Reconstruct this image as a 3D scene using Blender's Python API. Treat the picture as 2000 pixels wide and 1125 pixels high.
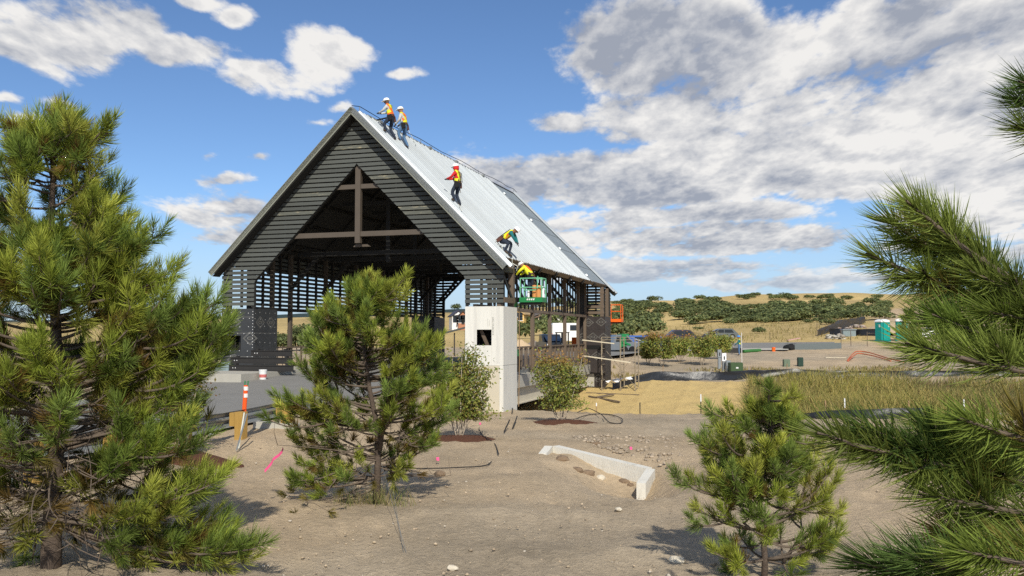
import bpy, bmesh, math, random
import numpy as np
from mathutils import Vector, Matrix, Quaternion

for _o in list(bpy.data.objects): bpy.data.objects.remove(_o)
SC = bpy.context.scene
COL = SC.collection
rng = np.random.default_rng(7)
random.seed(7)
R = math.radians

# ------------------------------------------------------------------ camera
F_PX, HORIZON, EYE = 1750.0, 654.0, 1.65
PITCH = math.atan((HORIZON - 562.5) / F_PX)
cam_d = bpy.data.cameras.new('camera'); cam = bpy.data.objects.new('camera', cam_d); COL.objects.link(cam)
cam_d.sensor_width = 36.0; cam_d.lens = 36.0 * F_PX / 2000.0
cam_d.clip_start = 0.05; cam_d.clip_end = 20000.0
cam.location = (0, 0, EYE); cam.rotation_euler = (math.pi / 2 + PITCH, 0, 0)
SC.camera = cam
SC.render.resolution_x, SC.render.resolution_y = 1024, 576
SC.view_settings.view_transform = 'Standard'; SC.view_settings.look = 'None'
SC.view_settings.exposure = 0.0; SC.view_settings.gamma = 1.0
SC.view_settings.use_curve_mapping = False
try:
    SC.cycles.use_denoising = False
    SC.cycles.denoiser = 'OPENIMAGEDENOISE'
    SC.cycles.max_bounces = 6; SC.cycles.transparent_max_bounces = 6
except Exception: pass

def ray(px, py):
    x = (px - 1000) / F_PX; z = -(py - 562.5) / F_PX
    r = np.array([x, math.cos(PITCH) - z * math.sin(PITCH), math.sin(PITCH) + z * math.cos(PITCH)])
    return r / r[1]
CAMP = np.array([0, 0, EYE])
def at(px, py, Y): return CAMP + ray(px, py) * Y      # a point seen there, Y metres in front

# ------------------------------------------------------------------ sun
SUN = Vector((0.083, -0.653, 0.50)).normalized()
sun_d = bpy.data.lights.new('sun', 'SUN'); sun = bpy.data.objects.new('sun', sun_d); COL.objects.link(sun)
sun_d.energy = 4.4; sun_d.angle = R(0.53); sun_d.color = (1.0, 0.94, 0.83)
sun.location = (0, -20, 30); sun.rotation_euler = SUN.to_track_quat('Z', 'Y').to_euler()

# ------------------------------------------------------------------ world: sky with cumulus
world = bpy.data.worlds.new('World'); SC.world = world; world.use_nodes = True
WT = world.node_tree; WT.nodes.clear()
class X:
    """small expression helper that makes math nodes"""
    t = None
    def __init__(s, v): s.v = v
    @staticmethod
    def op(o, *a, clamp=False):
        n = X.t.nodes.new('ShaderNodeMath'); n.operation = o; n.use_clamp = clamp
        for i, q in enumerate(a):
            q = q.v if isinstance(q, X) else q
            if isinstance(q, (int, float)): n.inputs[i].default_value = q
            else: X.t.links.new(q, n.inputs[i])
        return X(n.outputs[0])
    def __add__(a, b): return X.op('ADD', a, b)
    __radd__ = __add__
    def __sub__(a, b): return X.op('SUBTRACT', a, b)
    def __rsub__(a, b): return X.op('SUBTRACT', b, a)
    def __mul__(a, b): return X.op('MULTIPLY', a, b)
    __rmul__ = __mul__
    def __truediv__(a, b): return X.op('DIVIDE', a, b)
    def __rtruediv__(a, b): return X.op('DIVIDE', b, a)
    def max(a, b): return X.op('MAXIMUM', a, b)
    def min(a, b): return X.op('MINIMUM', a, b)
    def sqrt(a): return X.op('SQRT', a)
    def sat(a): return X.op('ADD', a, 0.0, clamp=True)
    def smooth(a, lo, hi):
        n = X.t.nodes.new('ShaderNodeMapRange'); n.interpolation_type = 'SMOOTHSTEP'
        X.t.links.new(a.v, n.inputs[0]); n.inputs[1].default_value = lo; n.inputs[2].default_value = hi
        return X(n.outputs[0])
def vec(t, x, y, z):
    n = t.nodes.new('ShaderNodeCombineXYZ')
    for i, q in enumerate((x, y, z)):
        if isinstance(q, X): t.links.new(q.v, n.inputs[i])
        else: n.inputs[i].default_value = q
    return n.outputs[0]
def noise(t, v, scale, detail=6, rough=0.55, dist=0.0, kind=None):
    n = t.nodes.new('ShaderNodeTexNoise'); n.inputs['Scale'].default_value = scale
    n.inputs['Detail'].default_value = detail; n.inputs['Roughness'].default_value = rough
    n.inputs['Distortion'].default_value = dist
    if kind: n.noise_type = kind
    if v is not None: t.links.new(v, n.inputs['Vector'])
    return X(n.outputs[0])

X.t = WT
sky = WT.nodes.new('ShaderNodeTexSky'); sky.sky_type = 'NISHITA'; sky.sun_disc = False
sky.sun_elevation = math.asin(SUN.z); sky.sun_rotation = math.atan2(SUN.x, SUN.y)
sky.altitude = 1800.0; sky.air_density = 1.0; sky.dust_density = 0.3; sky.ozone_density = 1.6
tc = WT.nodes.new('ShaderNodeTexCoord'); sep = WT.nodes.new('ShaderNodeSeparateXYZ')
WT.links.new(tc.outputs['Generated'], sep.inputs[0])
dx, dy, dz = X(sep.outputs[0]), X(sep.outputs[1]), X(sep.outputs[2])
az = X.op('ARCTAN2', dx, dy); el = X.op('ARCSINE', dz)
def azel(px, py):
    r = ray(px, py); r = r / np.linalg.norm(r); return math.atan2(r[0], r[1]), math.asin(r[2])
# cumulus fields: centre px, centre py, half width, half height, weight
CLOUDS = [(150, 52, 135, 88, 1.15), (245, 60, 80, 55, 1.0), (345, 108, 120, 34, .85), (495, 150, 86, 36, .95), (640, 110, 92, 46, .95),
          (560, 165, 90, 34, .7), (365, 5, 55, 16, .6), (455, 35, 36, 18, .5), (20, 92, 50, 14, .45), (118, 205, 36, 16, .6), (665, 208, 36, 13, .5),
          (610, 235, 60, 14, .4), (405, 305, 26, 8, .35), (515, 312, 24, 7, .28), (450, 405, 160, 40, .8), (470, 455, 90, 36, .65), (440, 350, 60, 10, .4),
          (780, 144, 24, 7, .3), (70, 245, 46, 14, .45), (10, 200, 30, 10, .4),
          (1290, 95, 240, 130, 1.15), (1180, 70, 110, 75, .8), (1420, 130, 200, 120, 1.1), (1560, 60, 60, 50, .3), (1800, 90, 220, 130, 1.25),
          (1700, 200, 340, 120, 1.2), (1300, 230, 230, 70, 1.0), (1110, 245, 95, 32, .8), (1950, 260, 300, 150, 1.2), (1560, 310, 420, 75, 1.15),
          (1060, 345, 240, 62, 1.0), (1250, 350, 330, 70, 1.1), (1750, 340, 260, 60, 1.0), (1350, 420, 300, 30, .8), (1120, 455, 160, 36, 1.0), (1400, 470, 330, 40, 1.0), (1080, 500, 120, 22, .7),
          (1300, 530, 320, 30, .9), (1500, 548, 300, 18, .7), (1900, 430, 190, 42, .9), (1960, 490, 140, 24, .6), (1480, 570, 40, 8, .3),
          (2150, 100, 300, 200, 1.1), (2250, 380, 320, 120, 1.0)]
wn = noise(WT, vec(WT, az * 1.0, el * 1.35, 0.0), 9.0, 3, .5) - 0.5
wn2 = noise(WT, vec(WT, az * 1.0 + 7.3, el * 1.35, 3.1), 9.0, 3, .5) - 0.5
azw = az + wn * 0.05; elw = el + wn2 * 0.035
cov = None; shade_h = None; bank = None
P2 = vec(WT, azw, elw, 0.0)
for (cx, cy, hw, hh, w) in CLOUDS:
    a0, e0 = azel(cx, cy); ra = hw / F_PX; re = hh / F_PX * .98
    m = WT.nodes.new('ShaderNodeVectorMath'); m.operation = 'MULTIPLY_ADD'; WT.links.new(P2, m.inputs[0])
    m.inputs[1].default_value = (1 / ra, 1 / re, 0); m.inputs[2].default_value = (-a0 / ra, -e0 / re, 0)
    ln = WT.nodes.new('ShaderNodeVectorMath'); ln.operation = 'LENGTH'; WT.links.new(m.outputs[0], ln.inputs[0])
    c = X.op('MULTIPLY_ADD', X(ln.outputs['Value']), -w, w)
    if hw >= 90:
        sp_ = WT.nodes.new('ShaderNodeSeparateXYZ'); WT.links.new(m.outputs[0], sp_.inputs[0])
        h = c.max(0.0) * X(sp_.outputs[1]); shade_h = h if shade_h is None else shade_h + h
    if hw >= 195: bank = c if bank is None else bank.max(c)
    cov = c if cov is None else X.op('SMOOTH_MAX', cov, c, 0.12)
cov = cov.max(-1.0)
# elsewhere the same broken cumulus goes on
lown = noise(WT, vec(WT, dx, dy, dz * 2.0), 3.2, 4, .5)
away = ((X.op('ABSOLUTE', az - 0.12)).smooth(.62, .8)).max(el.smooth(.36, .5))
gen = (lown - 0.5) * 5.0 * (el.smooth(0.0, .06)) - (1.0 - away) * 2.5
cov = X.op('SMOOTH_MAX', cov, gen.min(1.0), 0.1)
# puffs: finer toward the horizon; rounded billows come from folded noise
cov = cov.min(0.50)
s_ = 1.0 / (dz.max(0.0) + 0.20)
qx, qz = dx * s_, dz * s_ * 2.2
def bill(v, scale): return X.op('ABSOLUTE', noise(WT, v, scale, 0, .5) * 2.0 - 1.0)
def field(v):
    return (noise(WT, v, 2.6, 2, .5) - 0.5) * 1.7 + (bill(v, 6.5) - .28) * .62 + (bill(v, 14.0) - .28) * .36 + (bill(v, 31.0) - .28) * .20 + (noise(WT, v, 40.0, 4, .65) - .5) * .55
q = vec(WT, qx, qz, dy * s_ * 0.5)
q_up = vec(WT, qx + 0.010, qz + 0.055, dy * s_ * 0.5)
n1 = field(q); n1u = field(q_up)
dens = cov * 1.22 + n1 + bank.smooth(0.0, .4) * .14
alpha = dens.smooth(-0.02, 0.46)
relief = (n1 - n1u) * 1.25                     # lit side towards the top
core = dens.smooth(0.25, 1.2)
big = noise(WT, q, 1.7, 3, .5)
q_up2 = vec(WT, qx + 0.03, qz + 0.16, dy * s_ * 0.5)
lowrel = (noise(WT, q, 2.6, 3, .5) - noise(WT, q_up2, 2.6, 3, .5)) * 2.6
shade = (0.30 + bank.smooth(0.0, .5) * .17 + core * 0.30 - relief - lowrel * .65 - shade_h * 0.24 + (big - 0.5) * 1.5).sat()
def rgb(c):
    n = WT.nodes.new('ShaderNodeRGB'); n.outputs[0].default_value = (*c, 1); return n.outputs[0]
def mixc(t, f, a, b):
    n = t.nodes.new('ShaderNodeMix'); n.data_type = 'RGBA'
    if isinstance(f, X): t.links.new(f.v, n.inputs[0])
    else: n.inputs[0].default_value = f
    for i, c in ((6, a), (7, b)):
        if isinstance(c, tuple): n.inputs[i].default_value = (*c, 1)
        else: t.links.new(c, n.inputs[i])
    return n.outputs[2]
ccol = mixc(WT, shade, (.90, .88, .85), (.35, .38, .45))
hazec = mixc(WT, el.smooth(0.0, 0.16), (.58, .66, .78), ccol)
ccol = mixc(WT, el.smooth(-0.02, 0.12) * .6 + .4, (.58, .66, .78), ccol)
# the Nishita sky is scaled first, the clouds are laid over it as radiance
SKYS = 0.116
mul = WT.nodes.new('ShaderNodeVectorMath'); mul.operation = 'MULTIPLY'
WT.links.new(sky.outputs[0], mul.inputs[0]); mul.inputs[1].default_value = (SKYS * .74, SKYS * .89, SKYS * 1.05)
skyc = mixc(WT, (1.0 - el.smooth(-0.02, 0.17)) * .85, mul.outputs[0], (.46, .57, .72))
fin = mixc(WT, alpha * (el.smooth(0.0, .10) * .30 + .67), skyc, ccol)
world.cycles.sampling_method = 'MANUAL'; world.cycles.sample_map_resolution = 256
bg = WT.nodes.new('ShaderNodeBackground'); bg.inputs[1].default_value = 1.0
WT.links.new(fin, bg.inputs[0])
wo = WT.nodes.new('ShaderNodeOutputWorld'); WT.links.new(bg.outputs[0], wo.inputs[0])

# ------------------------------------------------------------------ materials
MATS = {}
def pmat(name, col, rough=.7, var=.18, scale=6.0, bump=0.0, bscale=None, metal=0.0, rand=0.0, col2=None, thr=(.45, .65), attr=False, trans=0.0,
         coords='Object', stretch=None, spec=0.35):
    if name in MATS: return MATS[name]
    m = bpy.data.materials.new(name); m.use_nodes = True; t = m.node_tree; X.t = t
    b = t.nodes['Principled BSDF']; b.inputs['Roughness'].default_value = rough; b.inputs['Metallic'].default_value = metal
    b.inputs['Specular IOR Level'].default_value = spec
    tcn = t.nodes.new('ShaderNodeTexCoord'); v = tcn.outputs[coords]
    if stretch:
        mp = t.nodes.new('ShaderNodeMapping'); mp.inputs['Scale'].default_value = stretch; t.links.new(v, mp.inputs[0]); v = mp.outputs[0]
    if attr:
        a = t.nodes.new('ShaderNodeVertexColor'); a.layer_name = 'Col'; base = a.outputs[0]
    else:
        base = (*col,)
    nz = noise(t, v, scale, 6, .6)
    if col2 is not None:
        base = mixc(t, nz.smooth(*thr), base, col2)
    k = 1.0 + (nz - 0.5) * (var * 3.0)
    if rand:
        oi = t.nodes.new('ShaderNodeObjectInfo'); k = k * (1.0 + (X(oi.outputs['Random']) - .5) * (2 * rand))
    mu = t.nodes.new('ShaderNodeVectorMath'); mu.operation = 'SCALE'
    if isinstance(base, tuple): mu.inputs[0].default_value = base
    else: t.links.new(base, mu.inputs[0])
    t.links.new(k.v, mu.inputs['Scale'])
    t.links.new(mu.outputs[0], b.inputs['Base Color'])
    if bump:
        bn = t.nodes.new('ShaderNodeBump'); bn.inputs['Strength'].default_value = 1.0; bn.inputs['Distance'].default_value = bump
        nb = noise(t, v, bscale or scale * 3, 6, .65); t.links.new(nb.v, bn.inputs['Height']); t.links.new(bn.outputs[0], b.inputs['Normal'])
    if trans:
        tr = t.nodes.new('ShaderNodeBsdfTranslucent'); t.links.new(mu.outputs[0], tr.inputs[0])
        mx = t.nodes.new('ShaderNodeMixShader'); mx.inputs[0].default_value = trans
        t.links.new(b.outputs[0], mx.inputs[1]); t.links.new(tr.outputs[0], mx.inputs[2])
        t.links.new(mx.outputs[0], t.nodes['Material Output'].inputs[0])
    MATS[name] = m
    return m

# ------------------------------------------------------------------ object helpers
def tag(o, label=None, cat=None, group=None, kind=None):
    if label: o['label'] = label
    if cat: o['category'] = cat
    if group: o['group'] = group
    if kind: o['kind'] = kind
    return o
def link(name, me, parent=None, loc=None):
    o = bpy.data.objects.new(name, me); COL.objects.link(o)
    if parent is not None: o.parent = parent
    if loc is not None: o.location = loc
    return o
def thing(name, label, cat, loc=(0, 0, 0), rz=0.0, group=None):
    o = bpy.data.objects.new(name, None); COL.objects.link(o)
    o.empty_display_size = .2; o.location = loc; o.rotation_euler = (0, 0, rz)
    return tag(o, label, cat, group)
def copy_tree(o, parent=None):
    c = o.copy(); COL.objects.link(c); c.parent = parent
    for ch in list(o.children): copy_tree(ch, c)
    return c
def mesh_np(name, V, faces_n, idx, cols=None, mat=None, smooth=False):
    """V (n,3); faces_n: loop totals array; idx: flat loop vertex index"""
    me = bpy.data.meshes.new(name)
    V = np.ascontiguousarray(V, dtype=np.float32); idx = np.ascontiguousarray(idx, dtype=np.int32)
    faces_n = np.ascontiguousarray(faces_n, dtype=np.int32)
    me.vertices.add(len(V)); me.vertices.foreach_set('co', V.ravel())
    me.loops.add(len(idx)); me.loops.foreach_set('vertex_index', idx)
    me.polygons.add(len(faces_n)); st = np.concatenate(([0], np.cumsum(faces_n)[:-1])).astype(np.int32)
    me.polygons.foreach_set('loop_start', st); me.polygons.foreach_set('loop_total', faces_n)
    if smooth: me.polygons.foreach_set('use_smooth', np.ones(len(faces_n), dtype=bool))
    me.update(calc_edges=True)
    if cols is not None:
        at_ = me.color_attributes.new('Col', 'FLOAT_COLOR', 'POINT')
        c4 = np.ones((len(V), 4), dtype=np.float32); c4[:, :3] = cols
        at_.data.foreach_set('color', c4.ravel())
    if mat is not None: me.materials.append(mat)
    return me

class MB:
    def __init__(s): s.v = []; s.f = []
    def quadbox(s, P):      # 8 points: bottom 4, top 4
        n = len(s.v); s.v += [tuple(p) for p in P]
        s.f += [tuple(n + i for i in q) for q in ((3, 2, 1, 0), (4, 5, 6, 7), (0, 1, 5, 4), (1, 2, 6, 5), (2, 3, 7, 6), (3, 0, 4, 7))]
        return s
    def box(s, x0, x1, y0, y1, z0, z1):
        return s.quadbox([(x0, y0, z0), (x1, y0, z0), (x1, y1, z0), (x0, y1, z0), (x0, y0, z1), (x1, y0, z1), (x1, y1, z1), (x0, y1, z1)])
    def beam(s, p, q, w, h, up=(0, 0, 1)):
        p, q = Vector(p), Vector(q); d = (q - p).normalized(); up = Vector(up)
        if abs(d.dot(up)) > .98: up = Vector((0, 1, 0))
        r = d.cross(up).normalized() * (w / 2); u = r.normalized().cross(d).normalized() * (h / 2)
        return s.quadbox([p - r - u, p + r - u, q + r - u, q - r - u, p - r + u, p + r + u, q + r + u, q - r + u])
    def tube(s, pts, rad, n=8, cap=True):
        pts = [Vector(p) for p in pts]; m = len(pts)
        rad = rad if isinstance(rad, (list, tuple, np.ndarray)) else [rad] * m
        b = len(s.v); ref = Vector((0.31, 0.17, 0.93))
        for i, p in enumerate(pts):
            d = (pts[min(i + 1, m - 1)] - pts[max(i - 1, 0)]).normalized()
            rr = ref if abs(d.dot(ref)) < .95 else Vector((1, 0, 0))
            a = d.cross(rr).normalized(); c = d.cross(a)
            for k in range(n):
                t = 2 * math.pi * k / n; s.v.append(tuple(p + (a * math.cos(t) + c * math.sin(t)) * rad[i]))
        for i in range(m - 1):
            for k in range(n):
                k2 = (k + 1) % n
                s.f.append((b + i * n + k, b + i * n + k2, b + (i + 1) * n + k2, b + (i + 1) * n + k))
        if cap:
            s.f.append(tuple(b + k for k in range(n))[::-1]); s.f.append(tuple(b + (m - 1) * n + k for k in range(n)))
        return s
    def lathe(s, prof, n=16, c=(0, 0, 0)):
        b = len(s.v); m = len(prof)
        for (r, z) in prof:
            for k in range(n):
                t = 2 * math.pi * k / n; s.v.append((c[0] + r * math.cos(t), c[1] + r * math.sin(t), c[2] + z))
        for i in range(m - 1):
            for k in range(n):
                k2 = (k + 1) % n; s.f.append((b + i * n + k, b + i * n + k2, b + (i + 1) * n + k2, b + (i + 1) * n + k))
        s.f.append(tuple(b + k for k in range(n))[::-1]); s.f.append(tuple(b + (m - 1) * n + k for k in range(n)))
        return s
    def prism(s, poly, a, b_, axis='y'):
        """poly: 2D points; extruded from a to b along axis"""
        n = len(poly); st = len(s.v)
        for val in (a, b_):
            for (p, q) in poly:
                s.v.append({'y': (p, val, q), 'x': (val, p, q), 'z': (p, q, val)}[axis])
        s.f.append(tuple(st + i for i in range(n))); s.f.append(tuple(st + n + i for i in range(n))[::-1])
        for i in range(n):
            j = (i + 1) % n; s.f.append((st + i, st + n + i, st + n + j, st + j))
        return s
    def poly(s, pts):
        n = len(s.v); s.v += [tuple(p) for p in pts]; s.f.append(tuple(range(n, n + len(pts)))); return s
    def mesh(s, name, mat=None, smooth=False, fix=True):
        me = bpy.data.meshes.new(name); me.from_pydata(s.v, [], s.f)
        if fix:
            bm = bmesh.new(); bm.from_mesh(me); bmesh.ops.recalc_face_normals(bm, faces=bm.faces); bm.to_mesh(me); bm.free()
        if smooth:
            for p in me.polygons: p.use_smooth = True
        if mat: me.materials.append(mat)
        return me
    def build(s, name, mat, parent=None, loc=None, smooth=False):
        return link(name, s.mesh(name, mat, smooth), parent, loc)

def vnoise(x, y, seed=0):
    """lattice value noise 0..1"""
    x = np.asarray(x, float); y = np.asarray(y, float)
    xi = np.floor(x).astype(np.int64); yi = np.floor(y).astype(np.int64); fx = x - xi; fy = y - yi
    fx = fx * fx * (3 - 2 * fx); fy = fy * fy * (3 - 2 * fy)
    def h(a, b):
        n = (a * 374761393 + b * 668265263 + seed * 974711) & 0x7fffffff
        n = ((n ^ (n >> 13)) * 1274126177) & 0x7fffffff
        return ((n ^ (n >> 16)) & 0xffff) / 65535.0
    return (h(xi, yi) * (1 - fx) + h(xi + 1, yi) * fx) * (1 - fy) + (h(xi, yi + 1) * (1 - fx) + h(xi + 1, yi + 1) * fx) * fy
def fbm(x, y, o=4, seed=0):
    s, a, t = 0, 1.0, 0
    for i in range(o):
        s = s + a * vnoise(np.asarray(x) * 2 ** i, np.asarray(y) * 2 ** i, seed + i); t += a; a *= .5
    return s / t
# ------------------------------------------------------------------ the lie of the land
BA = R(17.0)                                   # the bridge's axis leads away to the right
BD = np.array([math.sin(BA), math.cos(BA)]); BV = np.array([-math.cos(BA), math.sin(BA)])
BO = np.array([-0.323, 35.0])
def uv(x, y):
    rx, ry = np.asarray(x) - BO[0], np.asarray(y) - BO[1]
    return rx * BD[0] + ry * BD[1], rx * BV[0] + ry * BV[1]
def xy(u, v): return BO[0] + BD[0] * u + BV[0] * v, BO[1] + BD[1] * u + BV[1] * v
def sstep(t): t = np.clip(t, 0, 1); return t * t * (3 - 2 * t)
FU = np.array([24, 26, 34, 50, 62, 75, 110, 160, 280, 400, 700, 1500, 2500, 6000.])
FAZ = np.array([-1500, 0, 500, 700, 900, 1050, 1200, 1500, 1750, 1900, 2600.])
FZ = np.array([
    [-1.3, -1.25, -.95, -.3, .0, .2, .5, 1.0, 4, 8, 14, 30, 36, 40],
    [-1.3, -1.25, -.95, -.3, .0, .2, .5, 1.0, 4, 8, 14, 30, 36, 40],
    [-1.3, -1.25, -.95, -.3, .0, .2, .6, 1.4, 5, 9.5, 14, 38, 46, 48],
    [-1.3, -1.25, -.95, -.3, .0, .2, .7, 1.6, 5.5, 10.5, 16, 46, 52, 54],
    [-1.3, -1.25, -.95, -.3, .0, .2, .7, 1.4, 4.0, 7.5, 24, 40, 46, 50],
    [-1.3, -1.25, -.95, -.3, .0, .2, .7, 1.4, 4.0, 7.5, 24, 40, 46, 50],
    [-1.3, -1.25, -.95, -.3, .1, .4, 1.3, 3.2, 8.6, 15.0, 29, 38, 46, 50],
    [-1.3, -1.25, -.95, -.3, .3, .9, 2.2, 4.4, 11.2, 19.5, 27, 36, 46, 50],
    [-1.3, -1.25, -.95, -.3, .55, 1.2, 3.4, 6.6, 11.8, 19.5, 27, 36, 46, 50],
    [-1.3, -1.25, -.95, -.3, .6, 2.0, 5.6, 8.4, 12.5, 19.5, 27, 36, 46, 50],
    [-1.3, -1.25, -.95, -.3, .6, 2.0, 5.6, 8.4, 12.5, 19.5, 27, 36, 46, 50]])
def road_z(u): return np.interp(u, [-60, -16, -6, -1, 60], [-.62, -.62, -.28, 0, 0])
def gz(x, y):
    x = np.asarray(x, float); y = np.asarray(y, float)
    u, v = uv(x, y)
    near = np.interp(y, [-50, 9, 13, 22, 34, 40], [-.72, -.75, -.77, -1.02, -1.40, -1.45])
    near = near - .74 * np.exp(-(((x - 2.2) / .95) ** 2 + ((y - 17.2) / 2.2) ** 2))   # washed-out hollow at the culvert
    chan = np.interp(u, [2.0, 4, 8, 11, 24, 26], [-1.45, -2.0, -3.2, -3.3, -1.3, -1.25])
    yy = np.maximum(y, 1.0); pxl = 1000 + x / yy * F_PX
    pxl = np.where(y < 1.0, np.where(x > 0, 2600, -1500), np.clip(pxl, -1500, 2600))
    ia = np.clip(np.searchsorted(FAZ, pxl) - 1, 0, len(FAZ) - 2); ta = np.clip((pxl - FAZ[ia]) / (FAZ[ia + 1] - FAZ[ia]), 0, 1)
    ta = ta * ta * (3 - 2 * ta)
    lu = np.log(np.clip(u, 24, 5999)); LU = np.log(FU); iu = np.clip(np.searchsorted(LU, lu, side='right') - 1, 0, len(FU) - 2)
    tu = (lu - LU[iu]) / (LU[iu + 1] - LU[iu])
    z = lambda a, b: FZ[a, b]
    far = (z(ia, iu) * (1 - tu) + z(ia, iu + 1) * tu) * (1 - ta) + (z(ia + 1, iu) * (1 - tu) + z(ia + 1, iu + 1) * tu) * ta
    far = far + (fbm(x / 60.0, y / 60.0, 3, 5) - .5) * np.clip((u - 80) / 300, 0, 1) * 5.0
    base = np.where(u < 2.0, near, np.where(u < 24, chan, far))
    # embankment that carries the road onto the bridge
    t = sstep((v - np.interp(u, [-9, -3], [-.9, .9])) / 2.0)
    rz = road_z(u) - .08
    onroad = np.where(u < 2.6, 1.0, np.where(u < 21.5, 0.0, np.clip((u - 21.5) / .6, 0, 1) * np.clip((60 - u) / 25, 0, 1)))
    onroad = np.where((u >= 2.0) & (u < 2.9), np.clip((2.9 - u) / .5, 0, 1), onroad)
    return base * (1 - t * onroad) + rz * t * onroad
def gp(px, py, ymin=2.0, ymax=4000.0):
    """the point of ground seen at a pixel"""
    r = ray(px, py); Y = np.geomspace(ymin, ymax, 1400)
    P = CAMP[None, :] + r[None, :] * Y[:, None]
    below = P[:, 2] < gz(P[:, 0], P[:, 1])
    i = int(np.argmax(below))
    if not below[i]: return CAMP + r * ymax
    lo, hi = Y[max(i - 1, 0)], Y[i]
    for _ in range(24):
        m = (lo + hi) / 2; p = CAMP + r * m
        if p[2] < gz(p[0], p[1]): hi = m
        else: lo = m
    p = CAMP + r * hi; return p
def onground(x, y, dz=0.0): return (float(x), float(y), float(gz(x, y)) + dz)

def srgb(r, g, b):
    f = lambda c: ((c / 255 + .055) / 1.055) ** 2.4 if c > 10 else c / 255 / 12.92
    return (f(r), f(g), f(b))

# ---- ground sheet: a fan of rings out to the horizon
a1 = np.linspace(R(-48), R(48), 420); a2 = np.linspace(R(48), R(312), 90)[1:-1]
AZ = np.concatenate([a1, a2]); RR = np.concatenate([[.25, .8], np.geomspace(1.6, 70, 190), np.geomspace(72, 6000, 150)])
gx = np.outer(RR, np.sin(AZ)); gy = np.outer(RR, np.cos(AZ))
gu, gv = uv(gx, gy)
gzz = gz(gx, gy)
micro = (fbm(gx * .9, gy * .9, 4, 3) - .5) * .20 + (fbm(gx * 5, gy * 5, 4, 9) - .5) * .09 + (np.abs(fbm(gx * 2.2 + 9, gy * 1.1, 3, 12) - .5) - .12) * .10
offroad = 1.0 - ((gu > 11) & (gu < 24.3) & (gv < 5) & (gv > -10)) * 1.0 - (sstep((gv - 1.3) / 1.0) * (gv < 14) * ((gu < 3) | (gu > 20)) * (gu < 70))
gzz = gzz + micro * offroad * np.clip(60 / np.maximum(RR, 60), .3, 1)[:, None]
nR, nA = gx.shape
DIRT = np.array(srgb(184, 164, 135)); GOLD = np.array(srgb(190, 166, 112)) * .95; PALE = np.array(srgb(192, 168, 136)); WOOD = np.array((.035, .055, .05))
GREY = np.array(srgb(170, 155, 132))
fb = fbm(gx / 7, gy / 7, 4, 21)[..., None]; fb2 = fbm(gx / 45, gy / 45, 4, 31)[..., None]
cc = DIRT + (GREY - DIRT) * sstep((fb - .4) * 4)
pxl = 1000 + gx / np.maximum(gy, 1) * F_PX
isfar = sstep((gu - 66 + (fb[..., 0] - .5) * 16) / 6)[..., None]
mound = (sstep((pxl - 1690 + (fb[..., 0] - .5) * 60) / 30) * (gu < 175) * (gu > 60))[..., None]
cc = cc * (1 - isfar) + isfar * (GOLD * (1 + (fb2 - .5) * .8))
cc = cc * (1 - mound) + mound * PALE
forest = sstep((RR - 560) / 80)[:, None, None] * np.where(gx[..., None] < gy[..., None] * -.02, 1, 0)
cc = cc * (1 - forest) + WOOD * forest
bankm = ((gu > 3) & (gu < 24))[..., None]
cc = np.where(bankm, DIRT * .75, cc)
idx = []
ii = np.arange(nR - 1)[:, None] * nA + np.arange(nA)[None, :]; jj = np.arange(nR - 1)[:, None] * nA + (np.arange(nA)[None, :] + 1) % nA
quads = np.stack([ii, ii + nA, jj + nA, jj], -1).reshape(-1, 4)[:, ::-1]
cen = np.arange(nA)
Vg = np.stack([gx, gy, gzz], -1).reshape(-1, 3)
idx = np.concatenate([quads.ravel(), cen[::-1]]); fn = np.concatenate([np.full(len(quads), 4), [nA]])

def ground_material():
    m = bpy.data.materials.new('dirt_and_dry_grass'); m.use_nodes = True; t = m.node_tree; X.t = t
    b = t.nodes['Principled BSDF']; b.inputs['Roughness'].default_value = .95; b.inputs['Specular IOR Level'].default_value = .15
    a = t.nodes.new('ShaderNodeVertexColor'); a.layer_name = 'Col'
    g = t.nodes.new('ShaderNodeNewGeometry'); v = g.outputs['Position']
    n1 = noise(t, v, .55, 8, .62); n2 = noise(t, v, 9.0, 6, .7); n3 = noise(t, v, 45.0, 3, .6)
    vo = t.nodes.new('ShaderNodeTexVoronoi'); vo.inputs['Scale'].default_value = 26.0; t.links.new(v, vo.inputs['Vector'])
    sp = (0.22 - X(vo.outputs['Distance'])).smooth(0, .12) * n2.smooth(.45, .62)
    k = 1.0 + (n1 - .5) * 1.0 + (n2 - .5) * .8 + (n3 - .5) * .35
    mu = t.nodes.new('ShaderNodeVectorMath'); mu.operation = 'SCALE'; t.links.new(a.outputs[0], mu.inputs[0]); t.links.new(k.v, mu.inputs['Scale'])
    c = mixc(t, sp * .35, mu.outputs[0], (.45, .41, .34))
    t.links.new(c, b.inputs['Base Color'])
    bn = t.nodes.new('ShaderNodeBump'); bn.inputs['Distance'].default_value = .06; bn.inputs['Strength'].default_value = 1.0
    t.links.new((n2 * .7 + n3 * .25 + sp * .3).v, bn.inputs['Height']); t.links.new(bn.outputs[0], b.inputs['Normal'])
    return m
M_GROUND = ground_material()
gme = mesh_np('ground', Vg, fn, idx, cc.reshape(-1, 3), M_GROUND, smooth=True)
tag(link('ground', gme), 'bare tan dirt ground running up to golden grass hills', kind='structure')

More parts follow.
